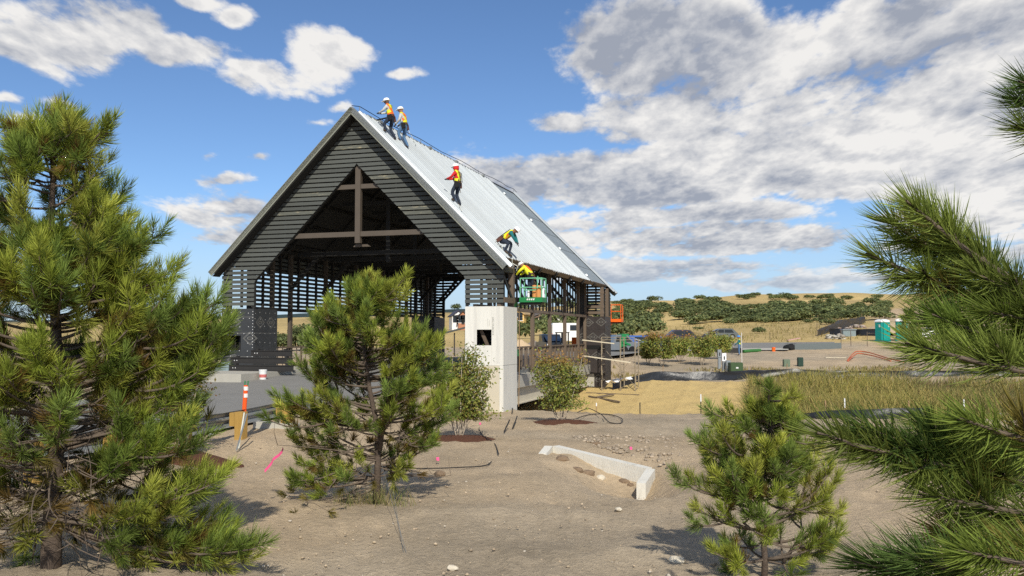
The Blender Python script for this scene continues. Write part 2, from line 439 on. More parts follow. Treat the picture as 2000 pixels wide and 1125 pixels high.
def strip(name, us, vs, zf, mat, kind='structure', label=None, jitter=0):
    """sheet over the (u, v) rectangle grid, height zf(x, y, u, v)"""
    U, V = np.meshgrid(us, vs, indexing='ij'); Xx, Yy = xy(U, V)
    Z = zf(Xx, Yy, U, V); P = np.stack([Xx, Yy, Z], -1).reshape(-1, 3)
    a, b = U.shape; k = np.arange(a - 1)[:, None] * b + np.arange(b - 1)[None, :]
    q = np.stack([k, k + 1, k + b + 1, k + b], -1).reshape(-1, 4)
    o = link(name, mesh_np(name, P, np.full(len(q), 4), q.ravel(), None, mat, smooth=True))
    if kind: tag(o, label, kind=kind)
    return o
M_ASPH = pmat('asphalt', srgb(132, 130, 125), .9, .10, 1.2, .012, 60, spec=.2)
M_CONC = pmat('concrete', srgb(176, 172, 160), .85, .10, 2.2, .01, 40, spec=.2)
M_STRAW = pmat('straw_blanket', srgb(204, 178, 120), .95, .18, 2.2, .05, 30, col2=srgb(178, 152, 102), thr=(.5, .75), coords='Object')
strip('road', np.linspace(-46, .5, 60), np.linspace(2.35, 11.0, 14), lambda x, y, u, v: road_z(u) - .012 + .02 * np.sin((v - 2.3) / 8.7 * 3.14), M_ASPH, label='grey asphalt approach road leading onto the covered bridge')
strip('road', np.linspace(23.6, 60, 30), np.linspace(2.35, 11.0, 14), lambda x, y, u, v: np.maximum(gz(x, y), -.02) + .05, M_ASPH, label='asphalt road leaving the far end of the covered bridge')
_sv = lambda x, y, u, v: gz(x, y) + .09 + (fbm(x * 1.3, y * 1.3, 3, 77) - .5) * .12 + np.where(np.abs(((v + 1.2) % 2.4) - 1.2) < .12, .03, 0)
strip('straw_slope', np.linspace(12.0, 23.75, 70), np.linspace(-8.5, 4.0, 90), _sv, M_STRAW, label='yellow straw erosion blanket laid over the creek bank')
# far site road with its kerb
def px_strip(name, pts_near, pts_far, mat, dz, label):
    n = len(pts_near); P = []
    for a, b in zip(pts_near, pts_far):
        A = gp(*a); B = gp(*b)
        for k in range(4):
            q = A + (B - A) * k / 3; P.append((q[0], q[1], float(gz(q[0], q[1])) + dz))
    f = []
    for i in range(n - 1):
        for k in range(3): f += [i * 4 + k, i * 4 + k + 1, i * 4 + k + 5, i * 4 + k + 4]
    o = link(name, mesh_np(name, np.array(P), np.full((n - 1) * 3, 4), np.array(f)[::-1], None, mat)); tag(o, label, kind='structure'); return o
px_strip('road', [(x, 683 - (x - 1180) * .004) for x in range(1180, 1650, 30)], [(x, 674 - (x - 1180) * .01) for x in range(1180, 1650, 30)], M_ASPH, .10, 'dark asphalt site road crossing in front of the hills')
px_strip('pavement', [(x, 688 - (x - 1180) * .006) for x in range(1180, 1560, 30)], [(x, 684 - (x - 1180) * .006) for x in range(1180, 1560, 30)], M_CONC, .12, 'pale concrete pavement edge along the site road')
# ------------------------------------------------------------------ the covered bridge
M_SLAT = pmat('charcoal_stained_board', srgb(82, 85, 81), .75, .14, 3.0, .004, 30, rand=.16, stretch=(1, 12, 12))
M_SLATW = pmat('worn_board', srgb(96, 98, 90), .8, .2, 2.2, .004, 30, col2=srgb(176, 164, 132), thr=(.56, .72), stretch=(1, 6, 9))
M_DARK = pmat('black_steel', srgb(46, 44, 42), .6, .15, 4.0, rand=.1)
M_BROWN = pmat('brown_primed_steel', srgb(106, 92, 78), .6, .12, 3.0, rand=.06)
M_BROWND = pmat('shaded_brown_steel', srgb(88, 79, 69), .65, .10, 3.0)  # same brown steel, interior shade put into a darker colour
M_RAFT = pmat('charcoal_rafter', srgb(44, 43, 41), .75, .15, 3.0)
M_ROOF = pmat('galvalume_panel', srgb(178, 184, 186), .45, .05, 1.5, metal=.25, rand=.10, spec=.5)
M_TRIM = pmat('grey_trim_metal', srgb(140, 143, 139), .45, .05, 2.0, metal=.3, spec=.5)
M_MEMB = pmat('grey_underlayment', srgb(132, 142, 146), .5, .10, 1.4, .006, 8, spec=.4)
M_FASC = pmat('fascia_grey_green', srgb(132, 134, 122), .6, .06, 2.0)
M_WHITE = pmat('cement_board', srgb(214, 212, 203), .85, .10, 2.0, rand=.03, spec=.2, stretch=(3.5, 3.5, .35))
M_TAPE = pmat('joint_compound', srgb(206, 204, 196), .9, .10, 3.0, spec=.2, stretch=(4, 4, .5))
M_TAN = pmat('tan_cement_board', srgb(196, 188, 168), .85, .07, 1.4, spec=.2)
M_PAPER = pmat('black_building_paper', srgb(58, 60, 62), .55, .25, 2.5, .012, 7)
M_PAPER2 = pmat('brown_black_building_paper', srgb(56, 50, 48), .5, .2, 2.5, .015, 6)
M_PRINT = pmat('grey_print', srgb(120, 120, 116), .8, .05)
M_PRINTL = pmat('pale_grey_print', srgb(128, 126, 120), .8, .05)
M_NAIL = pmat('white_cap_nail', srgb(225, 225, 222), .6, .03)
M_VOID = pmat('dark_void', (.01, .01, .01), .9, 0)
M_TEXT = pmat('grey_ink', srgb(150, 148, 140), .8, 0)

B = thing('covered_bridge', 'unfinished covered bridge with charcoal slatted gable and silver metal roof', 'bridge', (BO[0], BO[1], 0), -BA)
CXB, RZ, LEN = -6.70, 11.13, 24.0
def roof_z(X_): return RZ - abs(X_ - CXB)          # top of the roof, 45 degrees

# gable slats -------------------------------------------------------
PIT, HB = .194, .140
def gable_rows(yw, front=True):
    n = 0; z = 2.93
    while z < 10.72:
        zt = z + HB
        out = lambda q: min(6.5, RZ - .31 - q)
        inn = lambda q: max(0.0, min(4.88, (8.86 - q) * 1.0))
        segs = []
        if inn(z) > .02:
            for s in (-1, 1):
                pts = [(CXB + s * inn(z), z), (CXB + s * out(z), z), (CXB + s * out(zt), zt), (CXB + s * inn(zt), zt)]
                segs.append(pts)
        else:
            segs.append([(CXB - out(z), z), (CXB + out(z), z), (CXB + out(zt), zt), (CXB - out(zt), zt)])
        for k, pts in enumerate(segs):
            worn = front and ((n, k) in {(20, 1), (20, 0), (24, 0), (19, 1), (27, 1), (34, 0)})
            dz = rng.normal(0, .004); dy = rng.normal(0, .004)
            mb = MB().prism([(a, b + dz) for a, b in pts], yw - .02 + dy, yw + .02 + dy)
            o = mb.build('slat', M_SLATW if worn else M_SLAT, B)
            if worn: o['label'] = 'weathered slat with pale bare patches'
        z += PIT; n += 1
gable_rows(.60); gable_rows(LEN - .60, False)
for yw, sg in ((.66, 1), (LEN - .66, -1)):
    # studs behind the slats: they show only in the gaps
    for s in (-1, 1):
        for hx in (5.0, 5.55, 6.1, 6.42, 4.2, 3.4, 2.6, 1.8, 1.0, .3):
            lo = max(2.85, (8.86 - hx) if hx < 4.88 else 2.85); hi = RZ - .42 - hx
            if hi - lo > .1:
                MB().box(CXB + s * hx - .045, CXB + s * hx + .045, yw - .035 + sg * 0, yw + .06, lo, hi).build('stud', M_RAFT, B)
    for s in (-1, 1):   # inner edge boards of the arch
        MB().beam((CXB, yw + .05 * sg, 8.93), (CXB + s * 4.92, yw + .05 * sg, 4.01), .10, .12).build('arch_trim', M_RAFT, B)
        MB().box(CXB + s * 4.93 - .05, CXB + s * 4.93 + .05, yw - .03, yw + .10, 2.80, 4.02).build('arch_trim', M_RAFT, B)

# roof --------------------------------------------------------------
S2 = math.sqrt(.5)
def slope_pt(s, dist, y, h):
    """s side (+1 right), dist down the slope from the ridge, h off the surface"""
    return (CXB + s * (dist * S2 + h * S2), y, RZ - dist * S2 + h * S2)
def slope_prism(mb, s, prof, d0, d1, thick=.012):
    """prof: list of (y, h); a folded sheet running down the slope"""
    n = len(prof); b = len(mb.v)
    for d in (d0, d1):
        for t in (0, -thick):
            for (y, h) in prof: mb.v.append(slope_pt(s, d, y, h + t))
    A = lambda r, i: b + r * n + i
    for i in range(n - 1):
        mb.f += [(A(0, i), A(0, i + 1), A(2, i + 1), A(2, i)), (A(1, i + 1), A(1, i), A(3, i), A(3, i + 1)),
                 (A(0, i), A(1, i), A(1, i + 1), A(0, i + 1)), (A(2, i), A(2, i + 1), A(3, i + 1), A(3, i))]
    mb.f += [(A(0, 0), A(2, 0), A(3, 0), A(1, 0)), (A(0, n - 1), A(1, n - 1), A(3, n - 1), A(2, n - 1))]
    return mb
D_FULL = 6.78 / S2; D_MAIN = 6.32 / S2
for s in (-1, 1):
    mb = MB()
    P = [slope_pt(s, d, y, h) for h in (-.20, -.045) for (d, y) in ((0, .06), (D_MAIN, .06), (D_MAIN, LEN - .06), (0, LEN - .06))]
    mb.quadbox(P).build('roof_deck', M_RAFT, B)
    # purlin boards seen at the eave
    mb = MB().beam(slope_pt(s, D_MAIN + .02, 1.30, -.10), slope_pt(s, D_MAIN + .02, LEN - 1.0, -.10), .05, .24, up=(s, 0, 1))
    mb.build('eave_fascia', M_BROWN, B)
    # standing rib panels
    W_ = .463; y0 = 1.36; k = 0
    while y0 + W_ <= 18.2:
        prof = []
        a = y0
        prof += [(a, .0), (a + .015, .068), (a + .075, .068), (a + .09, .0), (a + .27, .0), (a + .275, .010), (a + .295, .010), (a + .30, 0)]
        prof += [(y0 + W_ - .003, .0)]
        ext = rng.uniform(-.02, .02)
        slope_prism(MB(), s, prof, .06, D_MAIN + .04 + ext).build('roof_panel', M_ROOF, B)
        y0 += W_; k += 1
    yend = y0
    # front rake: folded trim strips reaching lower than the rest
    slope_prism(MB(), s, [(0, -.12), (0, .05), (.26, .05), (.30, .0), (.52, .0)], 0.0, D_FULL).build('rake_trim', M_TRIM if s > 0 else M_FASC, B)
    slope_prism(MB(), s, [(.525, .015), (.56, .085), (.74, .085), (.80, .015), (.93, .015)], .10, D_FULL + .02).build('rake_panel', M_ROOF, B)
    slope_prism(MB(), s, [(.935, .01), (.97, .07), (1.08, .07), (1.13, .01), (1.355, .01)], .10, D_FULL - .10).build('rake_panel', M_ROOF, B)
    # unfinished far end: bare underlayment with a loose edge trim
    slope_prism(MB(), s, [(yend + .05, -.03), (LEN - .9, -.03)], .06, D_MAIN + .05).build('underlayment', M_MEMB, B)
    for q in range(1, 6):
        slope_prism(MB(), s, [(yend + .05, -.012), (LEN - .9, -.012)], q * 1.5, q * 1.5 + .02, .008).build('lap_seam', M_TRIM, B)
    slope_prism(MB(), s, [(yend - .02, .05), (yend + .10, .05), (yend + .12, -.02)], .05, D_MAIN + .12).build('edge_trim', M_ROOF, B)
    slope_prism(MB(), s, [(LEN - .90, .02), (LEN - .84, .07), (LEN - .66, .07), (LEN - .6, .02), (LEN - .36, .02)], .06, D_FULL - .05).build('rake_panel', M_ROOF, B)
    slope_prism(MB(), s, [(LEN - .34, .0), (LEN - .28, .06), (LEN, .06), (LEN, -.24)], 0.0, D_FULL + .05).build('rake_trim', M_ROOF, B)
    # soffit/barge seen from below at the gable
    for yy in (.03, LEN - .03):
        P = [slope_pt(s, d, y, h) for h in (-.19, -.11) for (d, y) in ((0, yy - .02), (D_FULL, yy - .02), (D_FULL, yy + .02), (0, yy + .02))]
        MB().quadbox(P).build('barge_board', M_FASC, B)
        q = .33 if yy < 1 else LEN - .33
        P = [slope_pt(s, d, y, h) for h in (-.225, -.205) for (d, y) in ((0.3, q - .27), (D_FULL, q - .27), (D_FULL, q + .24), (0.3, q + .24))]
        MB().quadbox(P).build('soffit', M_RAFT, B)
MB().beam((CXB, 1.4, RZ + .005), (CXB, 18.0, RZ + .005), .16, .05).build('ridge_cap', M_TRIM, B)
for yy in (2.4, 5.0, 8.2, 12.0, 16.5):
    MB().box(CXB + .02, CXB + .22, yy, yy + .28, RZ - .10, RZ + .02).build('ridge_clip', M_TRIM, B)
for dd in (1.2, 3.6, 6.1, 8.4):
    slope_prism(MB(), 1, [(18.35, .02), (18.38, .09), (18.55, .09), (18.58, .02)], dd, dd + .14).build('roof_clip', M_ROOF, B)

# trusses -------------------------------------------------------------
def truss(y, mat, front=False):
    if front:
        MB().box(CXB - .12, CXB + .12, y - .10, y + .10, 5.52, 8.80).build('king_post', mat, B)
        MB().box(CXB - 3.05, CXB - .124, y - .07, y + .07, 5.80, 6.01).build('tie_beam', mat, B)
        MB().box(CXB + .124, CXB + 3.05, y - .07, y + .07, 5.80, 6.01).build('tie_beam', mat, B)
        MB().box(CXB - 1.02, CXB - .124, y - .07, y + .07, 7.83, 8.02).build('collar_beam', mat, B)
        MB().box(CXB + .124, CXB + 1.02, y - .07, y + .07, 7.83, 8.02).build('collar_beam', mat, B)
        MB().prism([(CXB - .40, 5.40), (CXB + .40, 5.40), (CXB + .26, 5.51), (CXB - .26, 5.51)], y + .3, y + .44).build('bracket', mat, B)
    else:
        MB().box(CXB - .10, CXB + .10, y - .10, y + .10, 4.95, RZ - .5).build('king_post', mat, B)
        MB().box(CXB - 4.6, CXB + 4.6, y - .09, y + .09, 5.30, 5.50).build('tie_beam', mat, B)
        MB().box(CXB - 2.3, CXB + 2.3, y - .09, y + .09, 7.6, 7.78).build('collar_beam', mat, B)
        for s in (-1, 1):
            MB().beam((CXB + s * .1, y, RZ - .42), (CXB + s * 6.3, y, 4.60), .18, .24).build('rafter', mat, B)
            MB().beam((CXB + s * 5.1, y, 3.7), (CXB + s * 3.6, y, 5.30), .12, .14).build('knee_brace', mat, B)
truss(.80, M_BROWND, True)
for y in (3.85, 6.95, 10.05, 13.15, 16.25, 19.35, 22.4): truss(y, M_RAFT)
for s in (-1, 1):
    for dd in np.arange(1.0, 8.6, 1.25):
        a = slope_pt(s, dd, .7, -.27); b = slope_pt(s, dd, LEN - .7, -.27); MB().beam(a, b, .06, .14).build('purlin', M_RAFT, B)

# side walls ------------------------------------------------------------
for s, Xw in ((1, -1.45), (-1, -11.95)):
    POSTS = [2.62, 5.95, 9.3, 12.68, 16.05, 19.45, 21.4] if s > 0 else [2.62, 4.2, 7.6, 11.0, 14.4, 17.8, 21.2]
    for y in POSTS:
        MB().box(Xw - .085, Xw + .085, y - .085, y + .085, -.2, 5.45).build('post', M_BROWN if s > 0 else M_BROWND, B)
    o = MB().box(Xw - .088, Xw + .088, .75, LEN - .75, 2.74, 2.89).build('girt', M_BROWN if s > 0 else M_RAFT, B)
    MB().box(Xw - .10, Xw + .10, .75, LEN - .75, 5.453, 5.6).build('top_plate', M_RAFT, B)
    for i in range(len(POSTS) - 1):
        a, b = POSTS[i], POSTS[i + 1]
        if s > 0:
            for k in range(1, 5):
                y = a + (b - a) * k / 5; MB().box(Xw - .035, Xw + .035, y - .04, y + .04, 2.893, 5.45).build('stud', M_DARK, B)
            MB().beam((Xw - .20, a + .1, 4.75), (Xw - .20, a + 2.6, 3.3), .08, .13).build('wall_brace', M_DARK, B)
    if s < 0:
        bays = [.66] + POSTS + [LEN - .66]
        for i in range(len(bays) - 1):
            a, b = bays[i], bays[i + 1]
            for k in range(12):
                z = 2.96 + k * PIT
                MB().box(Xw - .17, Xw - .13, a + .004, b - .004, z, z + .118).build('wall_slat', M_SLAT, B)
            n = max(1, int((b - a) / .9))
            for k in range(1, n + 1):
                y = a + (b - a) * k / (n + 1); MB().box(Xw - .126, Xw - .02, y - .04, y + .04, 2.893, 5.4).build('stud', M_DARK, B)

# deck, girder, railings ---------------------------------------------------
MB().box(-12.2, -1.15, 1.9, LEN - 1.9, -.76, -.20).build('deck_slab', M_CONC, B)
MB().box(-12.0, -1.62, 1.9, LEN - 1.9, -.197, -.012).build('deck_topping', M_CONC, B)
MB().box(-11.0, -2.35, .52, 23.7, -.10, .004).build('deck_surface', M_ASPH, B)
for Xg in (-1.4, -3.4, -6.7, -10.0, -12.0):
    MB().box(Xg - .02, Xg + .02, 2.0, LEN - 2.0, -1.47, -.763).build('girder', M_TAN if Xg == -1.4 else M_BROWN, B)
    MB().box(Xg - .16, Xg + .16, 2.0, LEN - 2.0, -1.53, -1.473).build('girder_flange', M_TAN, B)
for yy in (1.6, LEN - 2.5):
    MB().box(-12.6, -.9, yy, yy + .85, -4.0, -.765).build('abutment', M_CONC, B)
MB().box(-12.95, -9.3, -3.7, 1.88, -.45, .16).build('sidewalk_kerb', M_CONC, B)
MB().box(-11.85, -9.3, 1.89, LEN - 1.9, -.01, .16).build('sidewalk_kerb', M_CONC, B)
for Xw, y0, y1 in ((-1.50, 2.6, 21.5), (-11.9, 2.6, 21.5)):
    rl = MB().box(Xw - .06, Xw + .06, y0, y1, 1.03, 1.10).build('railing', M_BROWN, B)
    MB().box(Xw - .03, Xw + .03, y0, y1, .10, .16).build('bottom_rail', M_BROWN, rl)
    k = 0; y = y0 + .05
    while y < y1:
        wide = (k % 3 == 0)
        MB().box(Xw - (.035 if wide else .015), Xw + (.035 if wide else .015), y - (.045 if wide else .016), y + (.045 if wide else .016), .0 if wide else .162, 1.028).build('baluster', M_BROWN, rl)
        y += .27 if Xw > -2 else .42; k += 1

# masonry-to-be pillars ------------------------------------------------------
def diamond(mb, X0, z0, r, y, squash=.8, faceX=True):
    """printed wrap logo: two nested diamonds round an oval"""
    def ring(pts, pts2):
        n = len(pts)
        for i in range(n):
            j = (i + 1) % n
            q = [pts[i], pts[j], pts2[j], pts2[i]]
            mb.poly([((X0 + a), y, z0 + b) if faceX else (y, X0 + a, z0 + b) for a, b in q])
    dm = lambda k: [(k * r, 0), (0, k * r * squash), (-k * r, 0), (0, -k * r * squash)]
    ring(dm(1), dm(.93)); ring(dm(.82), dm(.77))
    ov = lambda k: [(k * r * .42 * math.cos(t), k * r * .2 * math.sin(t)) for t in np.linspace(0, 2 * math.pi, 13)[:-1]]
    ring(ov(1), ov(.78))
    for b0 in (.02, -.05):
        ring([(-.22 * r, b0 * r), (.22 * r, b0 * r)], [(-.22 * r, (b0 + .04) * r), (.22 * r, (b0 + .04) * r)])
def one_diamond(p, *a, **k):
    m_ = MB(); diamond(m_, *a, **k); o = m_.build('printed_diamond', M_PRINTL, p); o['kind'] = 'stuff'
def nails(mb, pts, r=.018):
    for p, ax in pts:
        n = 6; c = Vector(p)
        ring = []
        for k in range(n):
            t = 2 * math.pi * k / n
            ring.append(c + (Vector((math.cos(t) * r, 0, math.sin(t) * r)) if ax == 'y' else Vector((0, math.cos(t) * r, math.sin(t) * r))))
        mb.poly(ring)

PW, PD = 1.62, 1.88
def pillar(X0, y0, kind):
    """X0 left edge, y0 front face"""
    X1, y1 = X0 + PW, y0 + PD
    zt = 2.79
    if kind == 'white':
        p = MB().box(X0 + .06, X1 - .06, y0 + .9, y1 - .05, -1.9, zt - .06).build('pillar', M_DARK, B)
        hx0, hx1, hz0, hz1 = X1 - 1.125, X1 - .50, 1.23, 1.86
        zj = .43; t = .03
        for nm, bx, m in (('cement_board', (X0, hx0, zj + .004, zt), M_WHITE), ('cement_board', (hx1, X1 - t - .002, zj + .004, zt), M_WHITE),
                          ('cement_board', (hx0 + .002, hx1 - .002, hz1, zt), M_WHITE), ('cement_board', (hx0 + .002, hx1 - .002, zj + .004, hz0), M_WHITE),
                          ('cement_board', (X0, X1 - .17, -1.75, zj), M_TAN), ('corner_strip', (X1 - .166, X1 - t - .002, -1.75, zj), M_WHITE)):
            MB().box(bx[0], bx[1], y0, y0 + t, bx[2], bx[3]).build(nm, m, p)
        MB().box(X1 - .30, X1 - .16, y0 - .004, y0 - .001, hz0 - .7, zt - .004).build('joint_tape', M_TAPE, p)
        MB().box(hx0 - .12, hx0 - .01, y0 - .004, y0 - .001, zj + .1, zt - .004).build('joint_tape', M_TAPE, p)
        # right side boards
        MB().box(X1 - t, X1, y0 + .0, y1, zj + .012, zt).build('cement_board', M_WHITE, p)
        MB().box(X1 - t, X1, y0 + .0, y0 + 1.15, -1.75, zj).build('cement_board', M_WHITE, p)
        MB().box(X1 - t, X1, y0 + 1.156, y1, -1.75, zj).build('cement_board', M_WHITE, p)
        MB().box(X0, X0 + t, y0 + t + .002, y1, -1.75, zt).build('cement_board', M_WHITE, p)
        MB().box(X0 + t + .002, X1 - t - .002, y0 + t + .002, y1 - .002, zt - .035, zt - .004).build('cap_board', M_WHITE, p)
        # what is seen in the opening: a leaning grey board and framing
        MB().beam((hx0 + .10, y0 + .25, hz1 - .02), (hx0 + .42, y0 + .45, hz0 - .25), .14, .04, up=(0, 1, 0)).build('brace_board', M_BROWN, p)
        for q in (.02, .5, .58): MB().box(hx0 + q, hx0 + q + .03, y0 + .6, y0 + .66, .6, zt - .1).build('stud', M_DARK, p)
        # printed board name, reading down
        cu = bpy.data.curves.new('print', 'FONT'); cu.body = 'USG DUROCK'; cu.size = .115
        ob = bpy.data.objects.new('tmp', cu); COL.objects.link(ob)
        me = bpy.data.meshes.new_from_object(ob.evaluated_get(bpy.context.evaluated_depsgraph_get())); bpy.data.objects.remove(ob)
        me.materials.clear(); me.materials.append(M_TEXT)
        tx = link('board_print', me, p); tx.rotation_euler = (R(90), R(90), 0); tx.location = (X1 - .475, y0 - .006, 2.36)
        for (q, w) in ((.60, .22), (.66, .30)):
            MB().box(X1 - q, X1 - q + .008, y0 - .006, y0 - .003, 2.0, 2.0 + w).build('print_line', M_TEXT, p)
    else:
        m = M_PAPER if kind == 'left' else M_PAPER2
        hole = kind == 'left'
        zb = -.5 if kind == 'left' else -1.95
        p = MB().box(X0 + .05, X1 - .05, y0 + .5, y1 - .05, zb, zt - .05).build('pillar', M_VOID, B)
        t = .03
        if hole:
            hx0, hx1, hz0, hz1 = X0 + .35, X0 + .98, .98, 1.62
            for bx in ((X0, hx0, zb, zt), (hx1, X1 - t - .002, zb, zt), (hx0 + .002, hx1 - .002, hz1, zt), (hx0 + .002, hx1 - .002, zb, hz0)):
                MB().box(bx[0], bx[1], y0, y0 + t, bx[2], bx[3]).build('paper_sheet', m, p)
            for q in (.1, .32, .5): MB().box(hx0 + q, hx0 + q + .05, y0 + .35, y0 + .4, hz0 - .3, hz1 + .2).build('stud', M_DARK, p)
        else:
            zz = [zb, -.7, .05, .75, 1.0, 2.0, zt]
            for a, b in zip(zz[:-1], zz[1:]):
                w = .006 * (zz.index(a) % 2)
                MB().box(X0, X1 - t - .008, y0 - w, y0 + t, a + .003, b).build('paper_sheet', M_VOID if a == .75 or a == -.7 and False else m, p)  # one band is coloured near-black, the other sheets keep the paper tone
        MB().box(X1 - t, X1, y0 + .0, y1, zb, zt).build('paper_sheet', m, p)
        MB().box(X0, X0 + t, y0 + t + .002, y1, zb, zt).build('paper_sheet', m, p)
        MB().box(X0 + t + .002, X1 - t - .002, y0 + t + .002, y1, zt - .04, zt - .004).build('cap_board', m, p)
        dm = MB(); nl = []
        if kind == 'left':
            for (a, z) in ((.62, 2.2), (.66, .55), (1.45, 1.5)): one_diamond(p, X0 + a, z, .36, y0 - .003)
            for (a, z) in ((.5, 2.2), (1.35, 2.2), (.9, .62)): one_diamond(p, y0 + a, z, .34, X1 + .003, faceX=False)
            for z in (2.62, 2.35, 2.0, 1.72, 1.3, .95, .72, .45, .12, -.15):
                for a in np.arange(.08, PW, .26 if z in (2.35, 1.72, .45) else .42):
                    if not (X0 + a > hx0 and X0 + a < hx1 and hz0 < z < hz1): nl.append(((X0 + a + rng.normal(0, .02), y0 - .004, z + rng.normal(0, .015)), 'y'))
                for a in np.arange(.1, PD, .40): nl.append(((X1 + .004, y0 + a + rng.normal(0, .03), z + rng.normal(0, .02)), 'x'))
            for z in np.arange(-.2, 2.75, .13): nl.append(((X1 - .05, y0 - .004, z), 'y'))
            for zz_ in (1.72, .70, 2.42): MB().box(X0 + .003, X1 - .003, y0 - .0035, y0 - .001, zz_, zz_ + .012).build('paper_lap', M_PRINTL, p)
            for zz_ in (1.72, .72): MB().box(X1 + .001, X1 + .0035, y0 + .003, y1, zz_, zz_ + .012).build('paper_lap', M_PRINTL, p)
        else:
            for (a, z) in ((.45, 2.42), (1.25, 2.45), (.05, 1.5), (.72, 1.52), (1.4, 1.5), (.2, .4), (.95, .35), (.35, -1.1), (1.05, -1.05)): one_diamond(p, X0 + a + .12, z, .34, y0 - .012)
        if nl:
            nm = MB(); nails(nm, nl); o = nm.build('cap_nails', M_NAIL, p); o['kind'] = 'stuff'
pillar(-.20 - PW, .60, 'white')
pillar(-13.20, .60, 'left')
pillar(-.20 - PW, LEN - .60 - PD, 'rear')
pillar(-13.20, LEN - .60 - PD, 'rear')
# side framing over the right rear pillar and right front leg
for y in (.75, 2.35, LEN - 2.4, LEN - .75):
    MB().box(-.50, -.30, y - .1, y + .1, 2.79, 4.62).build('corner_post', M_BROWN, B)
    MB().box(-13.05, -12.85, y - .1, y + .1, 2.79, 4.62).build('corner_post', M_RAFT, B)
for z in (2.95, 3.32, 4.2):
    MB().box(-1.7, -.26, LEN - 2.52, LEN - 2.40, z, z + .16).build('side_beam', M_BROWN, B)
for z in (2.95,):
    MB().box(-.30, -.22, .80, 2.30, z, z + .22).build('side_beam', M_BROWN, B)
MB().beam((-.28, .85, 4.0), (-.28, 2.2, 3.0), .06, .14).build('wall_brace', M_DARK, B)
MB().box(-.46, -.30, .8, 2.3, 4.2, 4.4).build('side_beam', M_DARK, B)

# stack of steel beams and a wrapped bundle in front of the left pillar
def bw(X_, y, z): # bridge local to world
    c, s = math.cos(-BA), math.sin(-BA); return Vector((BO[0] + c * X_ - s * y, BO[1] + s * X_ + c * y, z))
st_lab = ['black steel channel lying lowest in the stack by the wrapped pillar', 'black steel channel in the middle of the stack by the wrapped pillar', 'black steel channel lying on top of the stack by the wrapped pillar']
for i, (y, z, x0, x1) in enumerate(((-1.1, .20, -11.6, -8.6), (-1.0, .50, -11.6, -8.7), (-.75, .80, -10.8, -8.9))):
    t = thing('steel_channel', st_lab[i], 'steel beam', bw((x0 + x1) / 2, y, z - .04 if i else .155), -BA)
    hw = (x1 - x0) / 2
    MB().box(-hw, hw, -.02, .02, .04, .22).build('web', M_DARK, t)
    for q in (.005, .222): MB().box(-hw, hw, -.05, .16, q, q + .034).build('flange', M_DARK, t)
    nm = MB()
    nails(nm, [((-hw + .18, -.024, .13), 'y'), ((-hw + .30, -.024, .13), 'y')], .022); nm.build('bolt_heads', M_NAIL, t)
    for q in (-hw + .3, hw - .3): MB().box(q - .05, q + .05, -.05, .14, .257, .315).build('packing_block', M_DARK, t)
M_WRAP = pmat('grey_blue_plastic', srgb(126, 140, 142), .35, .15, 2.0, .03, 5, spec=.5)
t = thing('wrapped_bundle', 'grey-blue plastic wrapped bundle at the foot of the black papered pillar', 'bundle', bw(-12.9, -.9, -.35), -BA)
mb = MB()
n = 14
for i in range(n):
    for (yy, zz_) in ((-.32, .0), (.3, .0), (.3, .78), (-.24, .80)):
        mb.v.append((-1.3 + 2.6 * i / (n - 1), yy + rng.normal(0, .02), zz_ + rng.normal(0, .03) + .06 * math.sin(i * .7)))
for i in range(n - 1):
    for k in range(4):
        mb.f.append((i * 4 + k, i * 4 + (k + 1) % 4, i * 4 + 4 + (k + 1) % 4, i * 4 + 4 + k))
mb.f += [(0, 1, 2, 3), tuple((n - 1) * 4 + k for k in (3, 2, 1, 0))]
mb.build('wrap', M_WRAP, t)
for q in (-.7, .6): MB().box(q, q + .05, -.36, -.30, .0, .84).build('strap', M_DARK, t)
# paint bucket on the road edge
t = thing('paint_bucket', 'white bucket with red print standing on the kerb edge', 'bucket', bw(-9.05, -2.6, -.09), -BA)
MB().lathe([(.13, 0), (.15, .34), (.16, .34), (.16, .37), (.15, .37)], 16).build('pail', M_NAIL, t)
MB().lathe([(.1385, .08), (.1455, .2)], 16).build('red_band', pmat('red_print', srgb(200, 110, 105), .6, .3, 20), t)
MB().lathe([(.155, .371), (.155, .385), (.02, .39)], 16).build('lid', M_NAIL, t)
# ------------------------------------------------------------------ pines
M_NEEDLE = pmat('pine_needles', (.1, .15, .04), .6, .12, 3.0, attr=True, trans=.34, spec=.16)
M_BARK = pmat('pine_bark', srgb(92, 80, 70), .95, .35, 9.0, .02, 30)
M_BARKL = pmat('grey_twig_bark', srgb(104, 92, 80), .95, .3, 9.0, .01, 30)
M_LEAF = pmat('shrub_leaf', (.1, .12, .03), .6, .15, 5.0, attr=True, trans=.22, spec=.2, rand=.22)
M_GRASS = pmat('weed_blade', (.2, .18, .06), .7, .15, 5.0, attr=True, trans=.2, spec=.2)
GREENS = np.array([(.165, .200, .030), (.215, .240, .038), (.105, .145, .028), (.260, .275, .050), (.132, .180, .040)]) * 1.55
YELL = np.array([(.24, .20, .05), (.20, .13, .035), (.17, .15, .035)])
def unit(a): return a / np.maximum(np.linalg.norm(a, axis=-1, keepdims=True), 1e-9)
